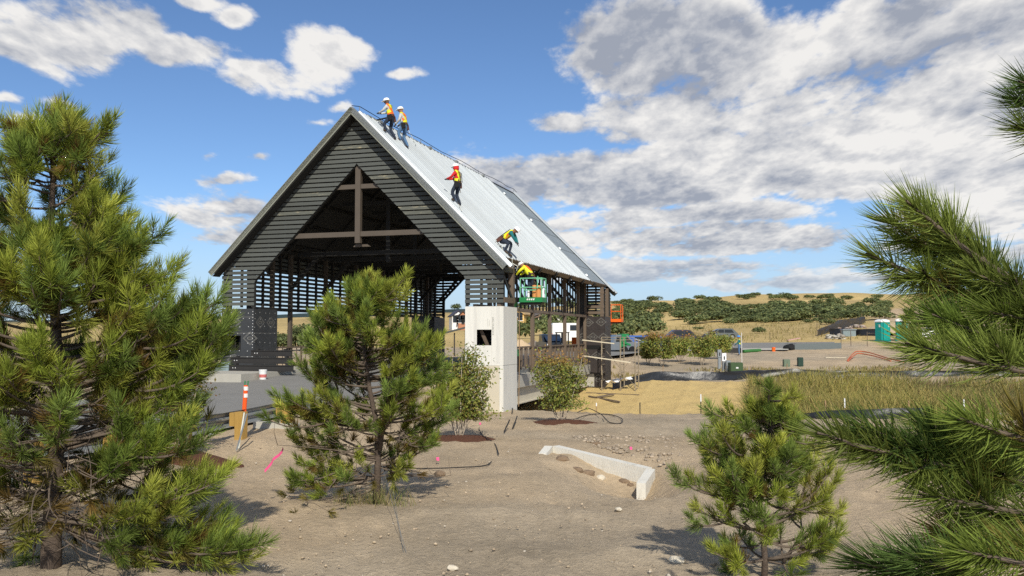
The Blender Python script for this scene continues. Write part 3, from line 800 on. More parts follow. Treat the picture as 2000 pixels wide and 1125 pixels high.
def needles(tp, td, tl, tc, n, ln, w, rg, spread=(68, 16), droop=.0):
    """tp,td (T,3) twig base and direction, tl twig length, tc (T,3) colour; n needles per twig"""
    T = len(tp); s = rg.uniform(.05, 1, (T, n)) ** .8
    base = tp[:, None] + td[:, None] * (tl[:, None] * s)[..., None]
    rnd = unit(rg.normal(size=(T, n, 3))); rad = unit(rnd - (rnd * td[:, None]).sum(-1, keepdims=True) * td[:, None])
    th = np.radians(spread[0] + (spread[1] - spread[0]) * s + rg.normal(0, 8, (T, n)))
    d = unit(td[:, None] * np.cos(th)[..., None] + rad * np.sin(th)[..., None])
    L = ln * rg.uniform(.7, 1.1, (T, n))
    mid = base + d * (L * .55)[..., None]
    d2 = unit(d + td[:, None] * .22 + np.array([0, 0, .10 - droop]))
    tip = mid + d2 * (L * .45)[..., None]
    side = unit(np.cross(d, unit(rg.normal(size=(T, n, 3))))) * w / 2
    V = np.stack([base - side, base + side, mid + side, mid - side, tip], 2).reshape(-1, 3)
    N = T * n; o = np.arange(N)[:, None] * 5
    q = o + np.array([0, 1, 2, 3]); t = o + np.array([3, 2, 4])
    idx = np.concatenate([q, t], 1).ravel(); fn = np.tile([4, 3], N)
    c = tc[:, None] * rg.uniform(.72, 1.3, (T, n))[..., None]
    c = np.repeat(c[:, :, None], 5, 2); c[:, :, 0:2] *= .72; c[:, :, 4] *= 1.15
    return V, fn, idx, c.reshape(-1, 3)
def bez(p0, p1, p2, n):
    t = np.linspace(0, 1, n)[:, None]; return (1 - t) ** 2 * p0 + 2 * t * (1 - t) * p1 + t ** 2 * p2
def pine(label, base, trunks, branches, seed, n_needle=90, ln=.16, w=.003, twig=.16, brown=.10, dens=1.0, lib=None, sub=1.0, dead=0):
    """trunks: list of polylines (local) with radii; branches: list of (start, tip) local"""
    rg = np.random.default_rng(seed)
    root = thing('pine_tree', label, 'pine tree', tuple(base))
    tb = MB()
    for pts, r0, r1 in trunks:
        tb.tube(pts, list(np.linspace(r0, r1, len(pts))), 9)
    TP, TD, TL, TC = [], [], [], []
    lb = MB()
    for (a, b, sz) in branches:
        a, b = np.array(a, float), np.array(b, float); Lb = np.linalg.norm(b - a)
        if Lb < .05: continue
        ctrl = a + (b - a) * .55 + np.array([0, 0, -.16 * Lb + rg.normal(0, .03) * Lb])
        cur = bez(a, ctrl, b, 8)
        lb.tube(cur, list(np.linspace(.010 + .010 * Lb, .005, 8)), 5)
        g = GREENS[rg.integers(len(GREENS))] * rg.uniform(.85, 1.15)
        nt = max(3, int(Lb / (.13 / dens)))
        for k in range(nt):
            s = .40 + .60 * (k + rg.uniform(0, 1)) / nt
            i = min(int(s * 7), 6); f = s * 7 - i; p = cur[i] * (1 - f) + cur[i + 1] * f; tg = unit(cur[i + 1] - cur[i])
            sd = unit(np.cross(tg, rg.normal(size=3)))
            d = unit(tg * rg.uniform(.5, 1.0) + sd * rg.uniform(.35, .9) + np.array([0, 0, .45]))
            lt = twig * rg.uniform(.7, 1.5) * sz
            TP.append(p); TD.append(d); TL.append(lt)
            old = s < .68 and rg.random() < brown * 2.4
            TC.append(YELL[rg.integers(3)] * rg.uniform(.7, 1.1) if old else g * rg.uniform(.75, 1.25))
            lb.tube([p, p + d * lt * .9], [.005, .003], 4, cap=False)
        d = unit(cur[-1] - cur[-3] + np.array([0, 0, .25])); TP.append(cur[-1] - d * .05); TD.append(d); TL.append(twig * 1.3 * sz); TC.append(g * rg.uniform(.95, 1.35))
    for k in range(dead):
        f = rg.uniform(.06, .36); th = rg.uniform(0, 6.28); L = rg.uniform(.4, 1.5); H_ = trunks[0][0][-1][2]; s0 = np.array([0, 0, f * H_]); s0[0] += np.interp(f * H_, [p[2] for p in trunks[0][0]], [p[0] for p in trunks[0][0]])
        e0 = s0 + np.array([L * math.cos(th), L * math.sin(th), rg.uniform(-.35, .25) * L]); cv = bez(s0, (s0 + e0) / 2 + rg.normal(0, .12, 3), e0, 7); lb.tube(cv, list(np.linspace(.014, .003, 7)), 5)
        for j in range(5):
            p = cv[rg.integers(2, 7)]; q = p + rg.normal(0, .16, 3); m_ = (p + q) / 2 + rg.normal(0, .03, 3); lb.tube([p, m_, q], [.006, .004, .002], 4, cap=False)
            if rg.random() < .35: TP.append(q); TD.append(unit(q - p)); TL.append(.08); TC.append(YELL[rg.integers(3)] * rg.uniform(.7, 1.1))
    V, fn, idx, c = needles(np.array(TP), np.array(TD), np.array(TL), np.array(TC), n_needle, ln, w, rg)
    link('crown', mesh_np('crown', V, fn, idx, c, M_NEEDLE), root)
    tk = tb.build('trunk', M_BARK, root, smooth=True); lb.build('limbs', M_BARKL, root, smooth=True)
    return root
def tree_from_px(label, base_px, Y, tips, trunk_px, seed, extra, **kw):
    """tips: (px,py[,dY]) of silhouette branch ends; trunk_px list of (px,py)"""
    z0 = None
    bx = at(base_px[0], base_px[1], Y); zg = float(gz(bx[0], bx[1])); bx = np.array([bx[0], Y, zg])
    tp = [np.array([0, 0, -.15])] + [at(x, y, Y) - bx for x, y in trunk_px]
    rg = np.random.default_rng(seed + 99)
    H = tp[-1][2]
    def trunk_at(z):
        zs = [p[2] for p in tp]; return np.array([np.interp(z, zs, [p[i] for p in tp]) for i in range(3)])
    br = []
    for t in tips:
        dY = t[2] if len(t) > 2 else rg.normal(0, .25)
        q = at(t[0], t[1], Y + dY) - bx
        back = kw.get('twig', .16) * 1.1 + kw.get('ln', .16) * .55; tq = trunk_at(max(q[2] - .2, .1)); q = q - unit((q - tq)[None])[0] * min(back * .45, .4 * np.linalg.norm(q - tq))
        hd = math.hypot(q[0] - trunk_at(q[2])[0], q[1]); zs = min(max(q[2] - rg.uniform(.1, .55) * hd - .12, .12 * H), H * .97)
        br.append((trunk_at(zs), q, 1.0))
        # a secondary fork on every silhouette branch
        mid = trunk_at(zs) * .5 + q * .5; q2 = mid + (q - mid) * rg.uniform(.6, .9) + rg.normal(0, .16, 3) * np.array([1, 1, .7]); br.append((mid, q2, .9))
        q3 = mid + (q - mid) * rg.uniform(.5, .9) + rg.normal(0, .18, 3) * np.array([1, 1.3, .7]); br.append((mid, q3, .9))
    for (z0f, z1f, rmax, rmin, n) in extra:      # random fill: height fraction range, radius range, count
        for k in range(n):
            f = rg.uniform(z0f, z1f); th = rg.uniform(0, 2 * math.pi); r = (rmax + (rmin - rmax) * (f - z0f) / (z1f - z0f)) * rg.uniform(.55, 1.0)
            s = trunk_at(f * H); q = s + np.array([r * math.cos(th), r * math.sin(th), .38 * r + rg.normal(0, .06)])
            br.append((s, q, 1.0))
            mid = s * .45 + q * .55; br.append((mid, mid + (q - mid) * .7 + rg.normal(0, .13, 3), .85))
    top = tp[-1]; br.append((trunk_at(H * .86), top + np.array([0, 0, .06]), 1.0))
    for k in range(5):
        th = k * 1.26; br.append((trunk_at(H * .88), top + np.array([.16 * math.cos(th), .16 * math.sin(th), -.10]), .9))
    r0 = kw.pop('r0', .06)
    return pine(label, bx, [(tp, r0, .012)] + kw.pop('more_trunks', lambda bx: [])(bx), br, seed, **kw)

# middle pine, thin double trunk
tree_from_px('young pine with open lower branches standing before the bridge entrance', (735, 975), 13.1,
    [(725, 545), (690, 560), (780, 560), (640, 600), (612, 625), (655, 650), (600, 660), (640, 700), (575, 715), (535, 780), (540, 800), (580, 800), (560, 842), (600, 840), (650, 800),
     (838, 645), (868, 665), (800, 640), (845, 750), (820, 720), (872, 832), (850, 870), (800, 850), (780, 890), (830, 830), (745, 590), (700, 620), (560, 938), (605, 925), (640, 905), (575, 905), (690, 900), (800, 905)],
    [(738, 900), (738, 840), (722, 760), (712, 690), (708, 620), (722, 560)], 11,
    [(.28, .62, 1.15, 1.05, 34), (.55, .95, 1.0, .30, 46)], r0=.055, n_needle=66, ln=.135, w=.0058, brown=.18, dead=18,
    more_trunks=lambda bx: [([at(742, 880, 13.0) - bx, at(752, 800, 13.0) - bx, at(758, 740, 13.0) - bx, at(772, 690, 13.0) - bx, at(776, 640, 13.) - bx], .035, .012)])
# sparse low twigs of the same tree, mostly bare
# left pine, big and near
tree_from_px('tall bushy pine with browning lower branches beside the road', (100, 1118), 9.2,
    [(430, 620), (400, 640), (430, 660), (420, 700), (390, 680), (360, 620), (370, 740), (415, 740), (320, 640), (215, 250), (175, 240), (60, 235), (15, 250), (110, 225), (262, 385), (205, 330), (240, 420), (332, 455), (290, 480), (345, 535), (300, 560), (340, 580), (265, 520), (20, 320), (-40, 400), (-60, 520),
     (440, 590), (410, 620), (455, 640), (380, 600), (445, 700), (400, 720), (350, 650), (440, 680), (300, 690), (330, 750), (390, 800), (350, 790), (385, 840), (300, 850), (260, 800),
     (435, 945), (400, 930), (380, 990), (425, 975), (525, 1070), (480, 1085), (430, 1070), (500, 1100), (350, 1060), (330, 1110), (300, 1000), (-80, 700), (-100, 850), (-60, 1000), (60, 900), (30, 1050), (220, 900), (250, 880)],
    [(100, 1080), (103, 1000), (108, 900), (115, 800), (112, 700), (105, 560), (100, 430), (105, 320), (112, 250)], 5,
    [(.14, .40, 1.5, 1.4, 26), (.34, .66, 1.3, 1.0, 64), (.6, .97, .95, .35, 56)], r0=.11, n_needle=62, ln=.165, w=.0052, brown=.16, twig=.17, dead=60)
# small pine on the right
tree_from_px('small crooked pine on the bare dirt with an open right side', (1492, 1132), 8.9,
    [(1500, 760), (1478, 790), (1540, 790), (1545, 830), (1410, 800), (1440, 820), (1395, 850), (1340, 860), (1365, 880), (1335, 940), (1350, 990), (1420, 880), (1470, 870), (1390, 930), (1400, 1000),
     (1555, 890), (1600, 910), (1650, 935), (1655, 1000), (1630, 970), (1560, 960), (1640, 1060), (1610, 1040), (1580, 1095), (1380, 1075), (1410, 1090), (1520, 900), (1450, 940), (1440, 1040), (1655, 1040)],
    [(1494, 1090), (1490, 1040), (1484, 985), (1490, 930), (1500, 880), (1508, 830), (1502, 790)], 23,
    [(.30, .62, .50, .45, 14), (.55, .95, .42, .18, 18)], r0=.034, n_needle=62, ln=.115, w=.0042, twig=.11, brown=.10, dens=1.3,
    more_trunks=lambda bx: [([at(1530, 1098, 8.8) - bx, at(1555, 1062, 8.8) - bx, at(1600, 1035, 8.75) - bx, at(1630, 1000, 8.7) - bx], .020, .010)])
# near pine at the right edge: its trunk stands outside the frame
NB = [  # branch base (px,py,Y), tip (px,py,Y), tufts
    ((2050, 580, 2.95), (1830, 440, 2.7)), ((2240, 800, 2.9), (1880, 660, 2.8)), ((2200, 960, 2.6), (1850, 895, 2.4)), ((2200, 640, 3.1), (1900, 560, 3.0)), ((2240, 960, 3.0), (1960, 940, 2.8)), ((2250, 1060, 2.8), (1900, 1050, 2.6)),
    ((2260, 700, 3.3), (1790, 465, 2.9)), ((2180, 640, 3.1), (1765, 525, 2.8)), ((2050, 590, 3.0), (1850, 470, 2.9)), 
    ((2200, 640, 3.0), (1960, 560, 2.8)), ((2240, 720, 3.0), (1890, 640, 2.7)), ((2240, 740, 2.8), (1850, 690, 2.55)), 
    ((2260, 960, 2.8), (1680, 870, 2.25)), ((2050, 915, 2.6), (1760, 860, 2.35)), ((2230, 900, 2.9), (1870, 845, 2.7)), ((2230, 880, 2.6), (1950, 840, 2.35)),
    ((2260, 1000, 2.5), (1890, 980, 2.35)), ((2280, 1100, 2.4), (1960, 1090, 2.2)), ((2200, 1180, 2.4), (1770, 1120, 2.35)), ((2150, 1180, 2.4), (1850, 1110, 2.3)),
    ((2250, 200, 3.2), (2045, 175, 2.9)), ((2250, 260, 3.2), (2040, 215, 3.0)), ((2280, 300, 3.1), (2050, 265, 2.9)), ((2270, 640, 2.9), (1990, 620, 2.7)), ((2100, 800, 2.8), (1960, 900, 2.6))]
def near_pine():
    rg = np.random.default_rng(41); base = np.array([2.35, 3.25, float(gz(2.35, 3.25))])
    root = thing('pine_tree', 'pine tree with long needle tufts reaching in beside the dirt slope', 'pine tree', tuple(base))
    MB().tube([(0, 0, -.2), (.02, .02, 1.0), (0, .05, 2.2), (.03, 0, 3.4), (0, 0, 4.6)], [.11, .09, .075, .05, .02], 10).build('trunk', M_BARK, root, smooth=True)
    TP, TD, TL, TC = [], [], [], []; lb = MB()
    for (a, b) in NB:
        A = at(*a) - base; Bq = at(*b) - base; Bq = Bq + unit((Bq - A)[None])[0] * .02; L = np.linalg.norm(Bq - A)
        trunkpt = np.array([0, 0, A[2] - .10])
        ctrl = A + (Bq - A) * .5 + np.array([0, 0, -.05])
        cur = np.concatenate([bez(trunkpt, (trunkpt + A) / 2, A, 4)[:-1], bez(A, ctrl, Bq, 10)])
        lb.tube(cur, list(np.linspace(.022, .006, len(cur))), 6)
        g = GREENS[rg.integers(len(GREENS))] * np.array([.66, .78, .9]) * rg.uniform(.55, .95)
        tipd = unit(Bq - A)
        # bottle-brush shoot at the tip, and side shoots back along the branch
        shoots = [(1.0, tipd + np.array([0, 0, .12]), .13)]
        nt = max(2, int(L / .15))
        for k in range(nt):
            s = .52 + .45 * (k + rg.uniform(0, .8)) / nt
            sd = unit(np.cross(tipd, rg.normal(size=3)))
            shoots.append((s, tipd * 1.0 + sd * rg.uniform(.3, .8) + np.array([0, 0, .25]), rg.uniform(.08, .14)))
        for s, d, lt in shoots:
            j = 3 + s * 9; i = min(int(j), len(cur) - 2); f = min(j - i, 1); p = cur[i] * (1 - f) + cur[i + 1] * f
            d = unit(d); TP.append(p - d * .03); TD.append(d); TL.append(lt); TC.append(g * rg.uniform(.8, 1.25) if rg.random() > .05 else YELL[0])
            lb.tube([p, p + d * lt], [.006, .004], 5, cap=False)
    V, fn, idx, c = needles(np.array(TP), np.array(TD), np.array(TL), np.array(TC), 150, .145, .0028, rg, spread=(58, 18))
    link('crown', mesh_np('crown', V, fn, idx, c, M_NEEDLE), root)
    lb.build('limbs', M_BARKL, root, smooth=True)
near_pine()
# two small far pines by the toilets
for (px_, py_, Y_, h_, sd_, lab) in ((1776, 672, 90.0, 3.3, 61, 'small round-topped pine partly hiding the second teal toilet'), (1856, 690, 82.0, 4.2, 62, 'small dense pine growing on the dirt beyond the silt fence')):
    p_ = at(px_, py_, Y_); rg_ = np.random.default_rng(sd_); br_ = []
    for k in range(46):
        f = rg_.uniform(.22, 1.0); th = rg_.uniform(0, 6.28); r_ = (1.25 - .9 * f) * rg_.uniform(.6, 1.1)
        br_.append((np.array([0, 0, f * h_ * .9]), np.array([r_ * math.cos(th), r_ * math.sin(th), f * h_ * .92 + .3]), 1.6))
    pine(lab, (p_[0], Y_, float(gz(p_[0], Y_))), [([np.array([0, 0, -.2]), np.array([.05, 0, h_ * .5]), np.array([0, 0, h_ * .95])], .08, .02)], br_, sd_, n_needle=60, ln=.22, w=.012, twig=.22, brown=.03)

# ------------------------------------------------------------------ broadleaf shrubs
def leaves(P, N, size, cols, rg):
    """kite leaf per point: P (n,3), N facing"""
    n = len(P); a = unit(np.cross(N, rg.normal(size=(n, 3)))); b = np.cross(N, a)
    s = size * rg.uniform(.7, 1.3, (n, 1))
    V = np.stack([P - a * s * .6, P + b * s * .33 + N * s * .1, P + a * s * .7, P - b * s * .33 + N * s * .1], 1).reshape(-1, 3)
    idx = np.arange(n * 4); return V, np.full(n, 4), idx, np.repeat(cols, 4, 0)
def shrub(label, base, h, wd, seed, nleaf, lsize, pal, stems=5, group=None, stem_col=None, low=.25, lean=.0, name='shrub', cat='shrub', topc=None):
    rg = np.random.default_rng(seed); root = thing(name, label, cat, tuple(base), group=group)
    sb = MB(); tips = []; W = []
    for k in range(stems):
        th = 2 * math.pi * k / stems + rg.normal(0, .3); r = wd * rg.uniform(.15, .38)
        top = np.array([r * math.cos(th) + lean * h, r * math.sin(th), h * rg.uniform(.72, .97)])
        st = np.array([.05 * math.cos(th), .05 * math.sin(th), -.05]); c = st * .5 + top * .5 + np.array([.1 * r * math.cos(th), .1 * r * math.sin(th), -.05 * h])
        cur = bez(st, c, top, 8); sb.tube(cur, list(np.linspace(.022, .005, 8)), 6)
        for j in range(12):
            s = rg.uniform(low, 1.0); i = min(int(s * 7), 6); p = cur[i]
            d = unit(rg.normal(size=3) * np.array([1, 1, .45]) + np.array([0, 0, .45])); L = wd * rg.uniform(.14, .36) * (1.1 - .5 * s)
            q = p + d * L; sb.tube([p, (p + q) / 2 + np.array([0, 0, .02]), q], [.007, .005, .003], 4, cap=False); W.append((p, q))
        W.append((cur[4], cur[7])); W.append((cur[2], cur[5]))
    W = np.array(W); wi = rg.integers(0, len(W), nleaf); t = rg.uniform(.2, 1.1, (nleaf, 1))
    P = W[wi, 0] * (1 - t) + W[wi, 1] * t + rg.normal(0, .05 * wd, (nleaf, 3))
    P = P[P[:, 2] > h * low * .8]
    N = unit(rg.normal(size=(len(P), 3)) + np.array([0, -.5, .8]))
    pal = np.array(pal); cix = rg.integers(0, len(pal), len(P)); col = pal[cix] * rg.uniform(.7, 1.3, (len(P), 1))
    if topc is not None:
        f = sstep((P[:, 2] / h - .74) / .2)[:, None] * (rg.random((len(P), 1)) < .75); col = col * (1 - f) + np.array(topc) * rg.uniform(.7, 1.3, (len(P), 1)) * f
    V, fn, idx, c = leaves(P, N, lsize, col, rg)
    link('foliage', mesh_np('foliage', V, fn, idx, c, M_LEAF), root)
    sb.build('stems', stem_col or M_STEM, root, smooth=True)
    return root
M_STEM = pmat('pale_grey_stem', srgb(176, 164, 146), .9, .15, 8.0)
OLIVE = [(.27, .30, .06), (.19, .24, .05), (.33, .33, .08), (.14, .19, .04), (.27, .21, .05)]
RUST = (.34, .17, .05)
def sh_px(label, bp, top_py, wpx, seed, nleaf, lsize, pal, **kw):
    p = gp(*bp); h = (bp[1] - top_py) / F_PX * p[1] * 1.0; wd = wpx / F_PX * p[1]
    return shrub(label, p, h, wd, seed, nleaf, lsize, pal, **kw), p
_, pM = sh_px('olive multi-stemmed shrub with pale stems in front of the white pillar', (897, 858), 668, 170, 3, 9500, .064, OLIVE, stems=7)
_, pR = sh_px('olive shrub with rust-coloured top in mulch below the bridge railing', (1097, 826), 690, 140, 4, 6500, .07, OLIVE, stems=6, topc=(.33, .19, .06), lean=.03)
_, pL = sh_px('thin reddish shrub with bent grey stems behind the bushy pine', (352, 893), 650, 150, 6, 2600, .06, [(.14, .11, .03), (.18, .09, .03), (.10, .10, .03), (.2, .16, .04)], stems=6)
RS = ['low rounded olive shrub beside the scaffolding', 'rust-topped shrub with a white protected stem', 'rust and olive shrub in front of the parked dark car', 'broad olive shrub beside the grey meter boxes', 'olive shrub just behind the grey meter boxes']
for k, (bx_, by_, ty_, w_, tc_) in enumerate(((1266, 712, 662, 56, None), (1294, 716, 650, 80, RUST), (1328, 707, 650, 88, RUST), (1371, 713, 648, 76, (.26, .18, .06)), (1409, 702, 644, 54, (.22, .17, .06)))):
    sh_px(RS[k], (bx_, by_), ty_, w_, 30 + k, 3800, .13, OLIVE, stems=5, topc=tc_, low=.3)
M_MULCH = pmat('red_brown_mulch', srgb(96, 62, 44), .95, .35, 14.0, .03, 40)
for k, (p, r_) in enumerate(((pM, .75), (pR, .9), (pL, .9))):
    mb = MB(); n = 26; ring = [(p[0], p[1], float(gz(p[0], p[1])) + .12)]
    mb.v.append(ring[0])
    for q in (.55, 1.0):
        for i in range(n):
            a = 2 * math.pi * i / n; rr = r_ * q * (1 + .22 * math.sin(3 * a + k) + rng.normal(0, .05)); x_, y_ = p[0] + rr * math.cos(a) * 1.25, p[1] + rr * math.sin(a)
            mb.v.append((x_, y_, float(gz(x_, y_)) + (.085 if q < 1 else -.03)))
    for i in range(n):
        j = (i + 1) % n; mb.f += [(0, 1 + i, 1 + j), (1 + i, 1 + n + i, 1 + n + j, 1 + j)]
    tag(mb.build('mulch', M_MULCH, smooth=True), ['dark red mulch round the shrub before the white pillar', 'dark red mulch under the shrub below the bridge railing', 'dark red mulch under the thin reddish shrub'][k], kind='stuff')

# ------------------------------------------------------------------ scrub oaks on the hills
def clump_mesh(seed, n=700):
    rg = np.random.default_rng(seed); nb = rg.integers(6, 10)
    C = np.clip(rg.normal(0, 1, (nb, 3)), -1.0, 1.0) * np.array([.34, .30, .10]) + np.array([0, 0, .42]); Rr = rg.uniform(.36, .46, nb)
    bi = rg.integers(0, nb, n); d = unit(rg.normal(size=(n, 3))); d[:, 2] = np.where(d[:, 2] < -.3, -d[:, 2], d[:, 2])
    P = C[bi] + d * (Rr[bi] * rg.uniform(.6, 1.05, n))[:, None]; P[:, 2] = np.maximum(P[:, 2], .02)
    N = unit(d + rg.normal(0, .45, (n, 3)))
    g = np.array([(.062, .074, .028), (.050, .062, .024), (.080, .086, .032), (.040, .052, .022)]) * 2.5; col = g[rg.integers(0, 4, n)] * rg.uniform(.75, 1.3, (n, 1))
    V, fn, idx, c = leaves(P, N, .14, col, rg)
    # dark inner body so the crown is not see-through
    inner = MB()
    return mesh_np('scrub_oak', V, fn, idx, c, M_LEAF)
CL = [clump_mesh(100 + k) for k in range(7)]
oak_n = 0
def oak(px_, py_, wpx, hpx, k, lab='dark green scrub oak on the golden hillside', grp='scrub oaks on the hillside', p=None, name='scrub_oak'):
    p = gp(px_, py_) if p is None else p
    o = bpy.data.objects.new(name, CL[k % 7]); COL.objects.link(o)
    Y = p[1]; o.location = (p[0], p[1], float(gz(p[0], p[1])) - .1)
    o.rotation_euler = (0, 0, rng.uniform(0, 6.28)); w_ = wpx / F_PX * Y / 1.6; o.scale = (w_, w_, hpx / F_PX * Y / .95)
    return tag(o, lab, 'tree', grp)
rg = np.random.default_rng(17)
k = 0
cand = []
# dense belts across the slope (px band: x0,x1,ytop,ybot,count)
for (x0, x1, y0, y1, n) in ((1330, 1600, 620, 634, 30), (1180, 1300, 606, 645, 22), (1210, 1420, 596, 616, 26), (1330, 1450, 600, 616, 16), (1330, 1560, 604, 624, 34), (1400, 1640, 608, 632, 40), (1500, 1740, 594, 626, 44), (1600, 1740, 594, 622, 22),
                            (1395, 1560, 577, 585, 12), (1440, 1720, 577, 586, 16), (1190, 1400, 584, 600, 20), (1180, 1215, 640, 660, 6)):
    for i in range(n): cand.append((rg.uniform(x0, x1), rg.uniform(y0, y1)))
for (x_, y_) in sorted(cand, key=lambda q: q[1]):
    sc = np.interp(y_, [578, 600, 630, 655], [14, 24, 36, 42]); sc *= rg.uniform(.45, 1.35); k += 1
    far_ = gp(x_, y_)[1]
    lb_, gr_ = (('small scrub oak on the skyline of the golden hill', 'scrub oaks on the skyline') if y_ < 588 else ('scrub oak in the upper belt below the skyline', 'scrub oaks in the upper belt') if y_ < 604 else ('scrub oak in the dense middle belt of the hillside', 'scrub oaks in the middle belt') if y_ < 618 else ('large scrub oak along the foot of the hill above the dry meadow', 'scrub oaks along the foot of the hill'))
    oak(x_, y_, sc * 1.5, sc * .54, k, lb_, gr_)
for (x_, y_, w_) in ((1212, 662, 60), (1240, 658, 70), (1275, 655, 60), (1195, 655, 50), (1220, 646, 60), (1258, 645, 64)):
    k += 1; oak(x_, y_, w_, w_ * .62, k, 'large dark scrub oak in the thicket above the parked trucks', 'thicket of scrub oaks above the trucks')
for (x_, y_, w_) in ((1025, 662, 60), (1060, 655, 55), (1090, 668, 60), (1120, 664, 70), (1030, 645, 50), (1075, 645, 60), (1120, 645, 60), (1150, 660, 50), (1000, 650, 50)):
    k += 1; oak(x_, y_, w_, w_ * .60, k, 'green scrub oak seen between the bridge posts', 'scrub oaks seen between the bridge posts')
for (x_, y_, w_) in ((550, 690, 60), (585, 690, 84), (625, 692, 90), (665, 690, 90), (700, 688, 60), (520, 688, 60), (850, 680, 50)):
    k += 1; oak(x_, y_, w_, w_ * .66, k, 'sunlit green oak beyond the left railing of the bridge', 'oaks beyond the left railing', p=np.array([at(x_, y_, 100)[0], 100.0, 0]))
for (x_, y_, w_, h_, lab) in ((1620, 633, 42, 12, 'low green bush in the dry grass above the stone pallets'), (1480, 651, 36, 14, 'olive bush in the dry grass behind the man in the blue hat'), (1365, 643, 26, 6, 'faded olive bush in the grass behind the planted shrubs')):
    k += 1; oak(x_, y_, w_, h_, k, lab, None, name='bush')
for (x_, y_, w_) in ((890, 606, 26), (905, 602, 30), (880, 602, 24), (1020, 606, 30), (1060, 604, 34), (1110, 604, 36), (1150, 604, 34), (1010, 600, 30), (1090, 598, 34)):
    k += 1; oak(x_, y_, w_, w_ * .5, k, 'dark scrub oak on the slope behind the houses', 'scrub oaks behind the houses')

# ------------------------------------------------------------------ weeds, tufts and stones
def blades(P, h, w, cols, rg, lean=.35):
    n = len(P); th = rg.uniform(0, 6.28, n); side = np.stack([np.cos(th), np.sin(th), 0 * th], -1) * (w / 2)[:, None]
    ln = rg.normal(0, lean, (n, 2)); up = np.concatenate([ln * h[:, None], h[:, None]], 1)
    V = np.stack([P - side, P + side, P + up * .55 + side * .7, P + up * .55 - side * .7, P + up * np.array([1.25, 1.25, 1.0])], 1).reshape(-1, 3)
    o = np.arange(n)[:, None] * 5; idx = np.concatenate([o + np.array([0, 1, 2, 3]), o + np.array([3, 2, 4])], 1).ravel()
    return V, np.tile([4, 3], n), idx, np.repeat(cols, 5, 0)
rg = np.random.default_rng(51)
n = 26000
vv_ = rg.uniform(-30, -8.3, n); uu_ = rg.uniform(12.5, 24.0, n); wx, wy = xy(uu_, vv_)
f_ = fbm(wx / 2.2, wy / 2.2, 3, 8); f2_ = fbm(wx / 4.0, wy / 4.0, 3, 18)
pal = np.array([(.42, .35, .09), (.30, .29, .08), (.46, .37, .13), (.18, .19, .06), (.28, .20, .10)])
ci = np.clip((f2_ * 7 - 1.3 + rg.normal(0, .7, n)).astype(int), 0, 4)
hh_ = .40 + 1.0 * f_ * rg.uniform(.6, 1.2, n)
V, fn, idx, c = blades(np.stack([wx, wy, gz(wx, wy) - .03], -1), hh_, np.full(n, .035), pal[ci] * rg.uniform(.7, 1.25, (n, 1)), rg)
tag(link('weeds', mesh_np('weeds', V, fn, idx, c, M_GRASS)), 'tall yellow-green weeds covering the creek bank', kind='stuff')
# dry grass on the golden slope and verge behind the far fence
n = 9000; px_ = rg.uniform(1190, 1900, n); Yq = np.where(rg.random(n) < .35, rg.uniform(60, 66, n), rg.uniform(100, 190, n)); wx = (px_ - 1000) / F_PX * Yq; wy = Yq
keep = (fbm(wx / 3, wy / 3, 3, 4) > .47) & ~((px_ > 1690) & (Yq > 90)); wx, wy, Yq = wx[keep], wy[keep], Yq[keep]; n = len(wx)
pal = np.array([(.34, .27, .11), (.30, .25, .10), (.25, .22, .08)])
V, fn, idx, c = blades(np.stack([wx, wy, gz(wx, wy) - .03], -1), rg.uniform(.2, .5, n) * np.where(Yq > 90, 1.2, .8), np.full(n, .09), pal[rg.integers(0, 3, n)] * rg.uniform(.7, 1.2, (n, 1)), rg)
tag(link('dry_grass', mesh_np('dry_grass', V, fn, idx, c, M_GRASS)), 'dry golden grass tufts on the slope behind the site', kind='stuff')
# grass tuft at the foot of the middle pine, seedlings on the dirt
n = 420; a_ = rg.uniform(0, 6.28, n); r_ = rg.uniform(0, .5, n) ** .8; wx = -1.98 + r_ * np.cos(a_) * 1.1; wy = 12.95 + r_ * np.sin(a_) * .7
pal = np.array([(.16, .20, .05), (.26, .23, .09), (.30, .24, .11)])
V, fn, idx, c = blades(np.stack([wx, wy, gz(wx, wy) - .01], -1), rg.uniform(.10, .34, n), np.full(n, .006), pal[rg.integers(0, 3, n)] * rg.uniform(.7, 1.2, (n, 1)), rg)
tag(link('grass_tuft', mesh_np('grass_tuft', V, fn, idx, c, M_GRASS)), 'green and straw grass tuft at the foot of the middle pine', kind='stuff')
# loose gravel
ico = bmesh.new(); bmesh.ops.create_icosphere(ico, subdivisions=1, radius=1.0); iv = np.array([v.co[:] for v in ico.verts]); fi = np.array([[v.index for v in f.verts] for f in ico.faces]); ico.free()
n = 7000; Yq = 5.0 * (34 / 5.0) ** rg.uniform(0, 1, n); px_ = rg.uniform(-100, 2100, n); wx = (px_ - 1000) / F_PX * Yq; wy = Yq
u_, v_ = uv(wx, wy); keep = (v_ < 1.6) & (u_ < 2); wx, wy = wx[keep], wy[keep]; n = len(wx)
sz = .005 + .022 * rg.random(n) ** 5
jit = rg.uniform(.7, 1.3, (n, 12, 3)); V = iv[None] * jit * (sz[:, None] * np.array([1.0, 1.0, .6]))[:, None, :] + np.stack([wx, wy, gz(wx, wy) + .012], -1)[:, None]
idx = (fi[None] + np.arange(n)[:, None, None] * 12).ravel(); pal = np.array([(.46, .37, .26), (.42, .33, .23), (.40, .32, .22), (.55, .49, .40), (.34, .27, .19)])
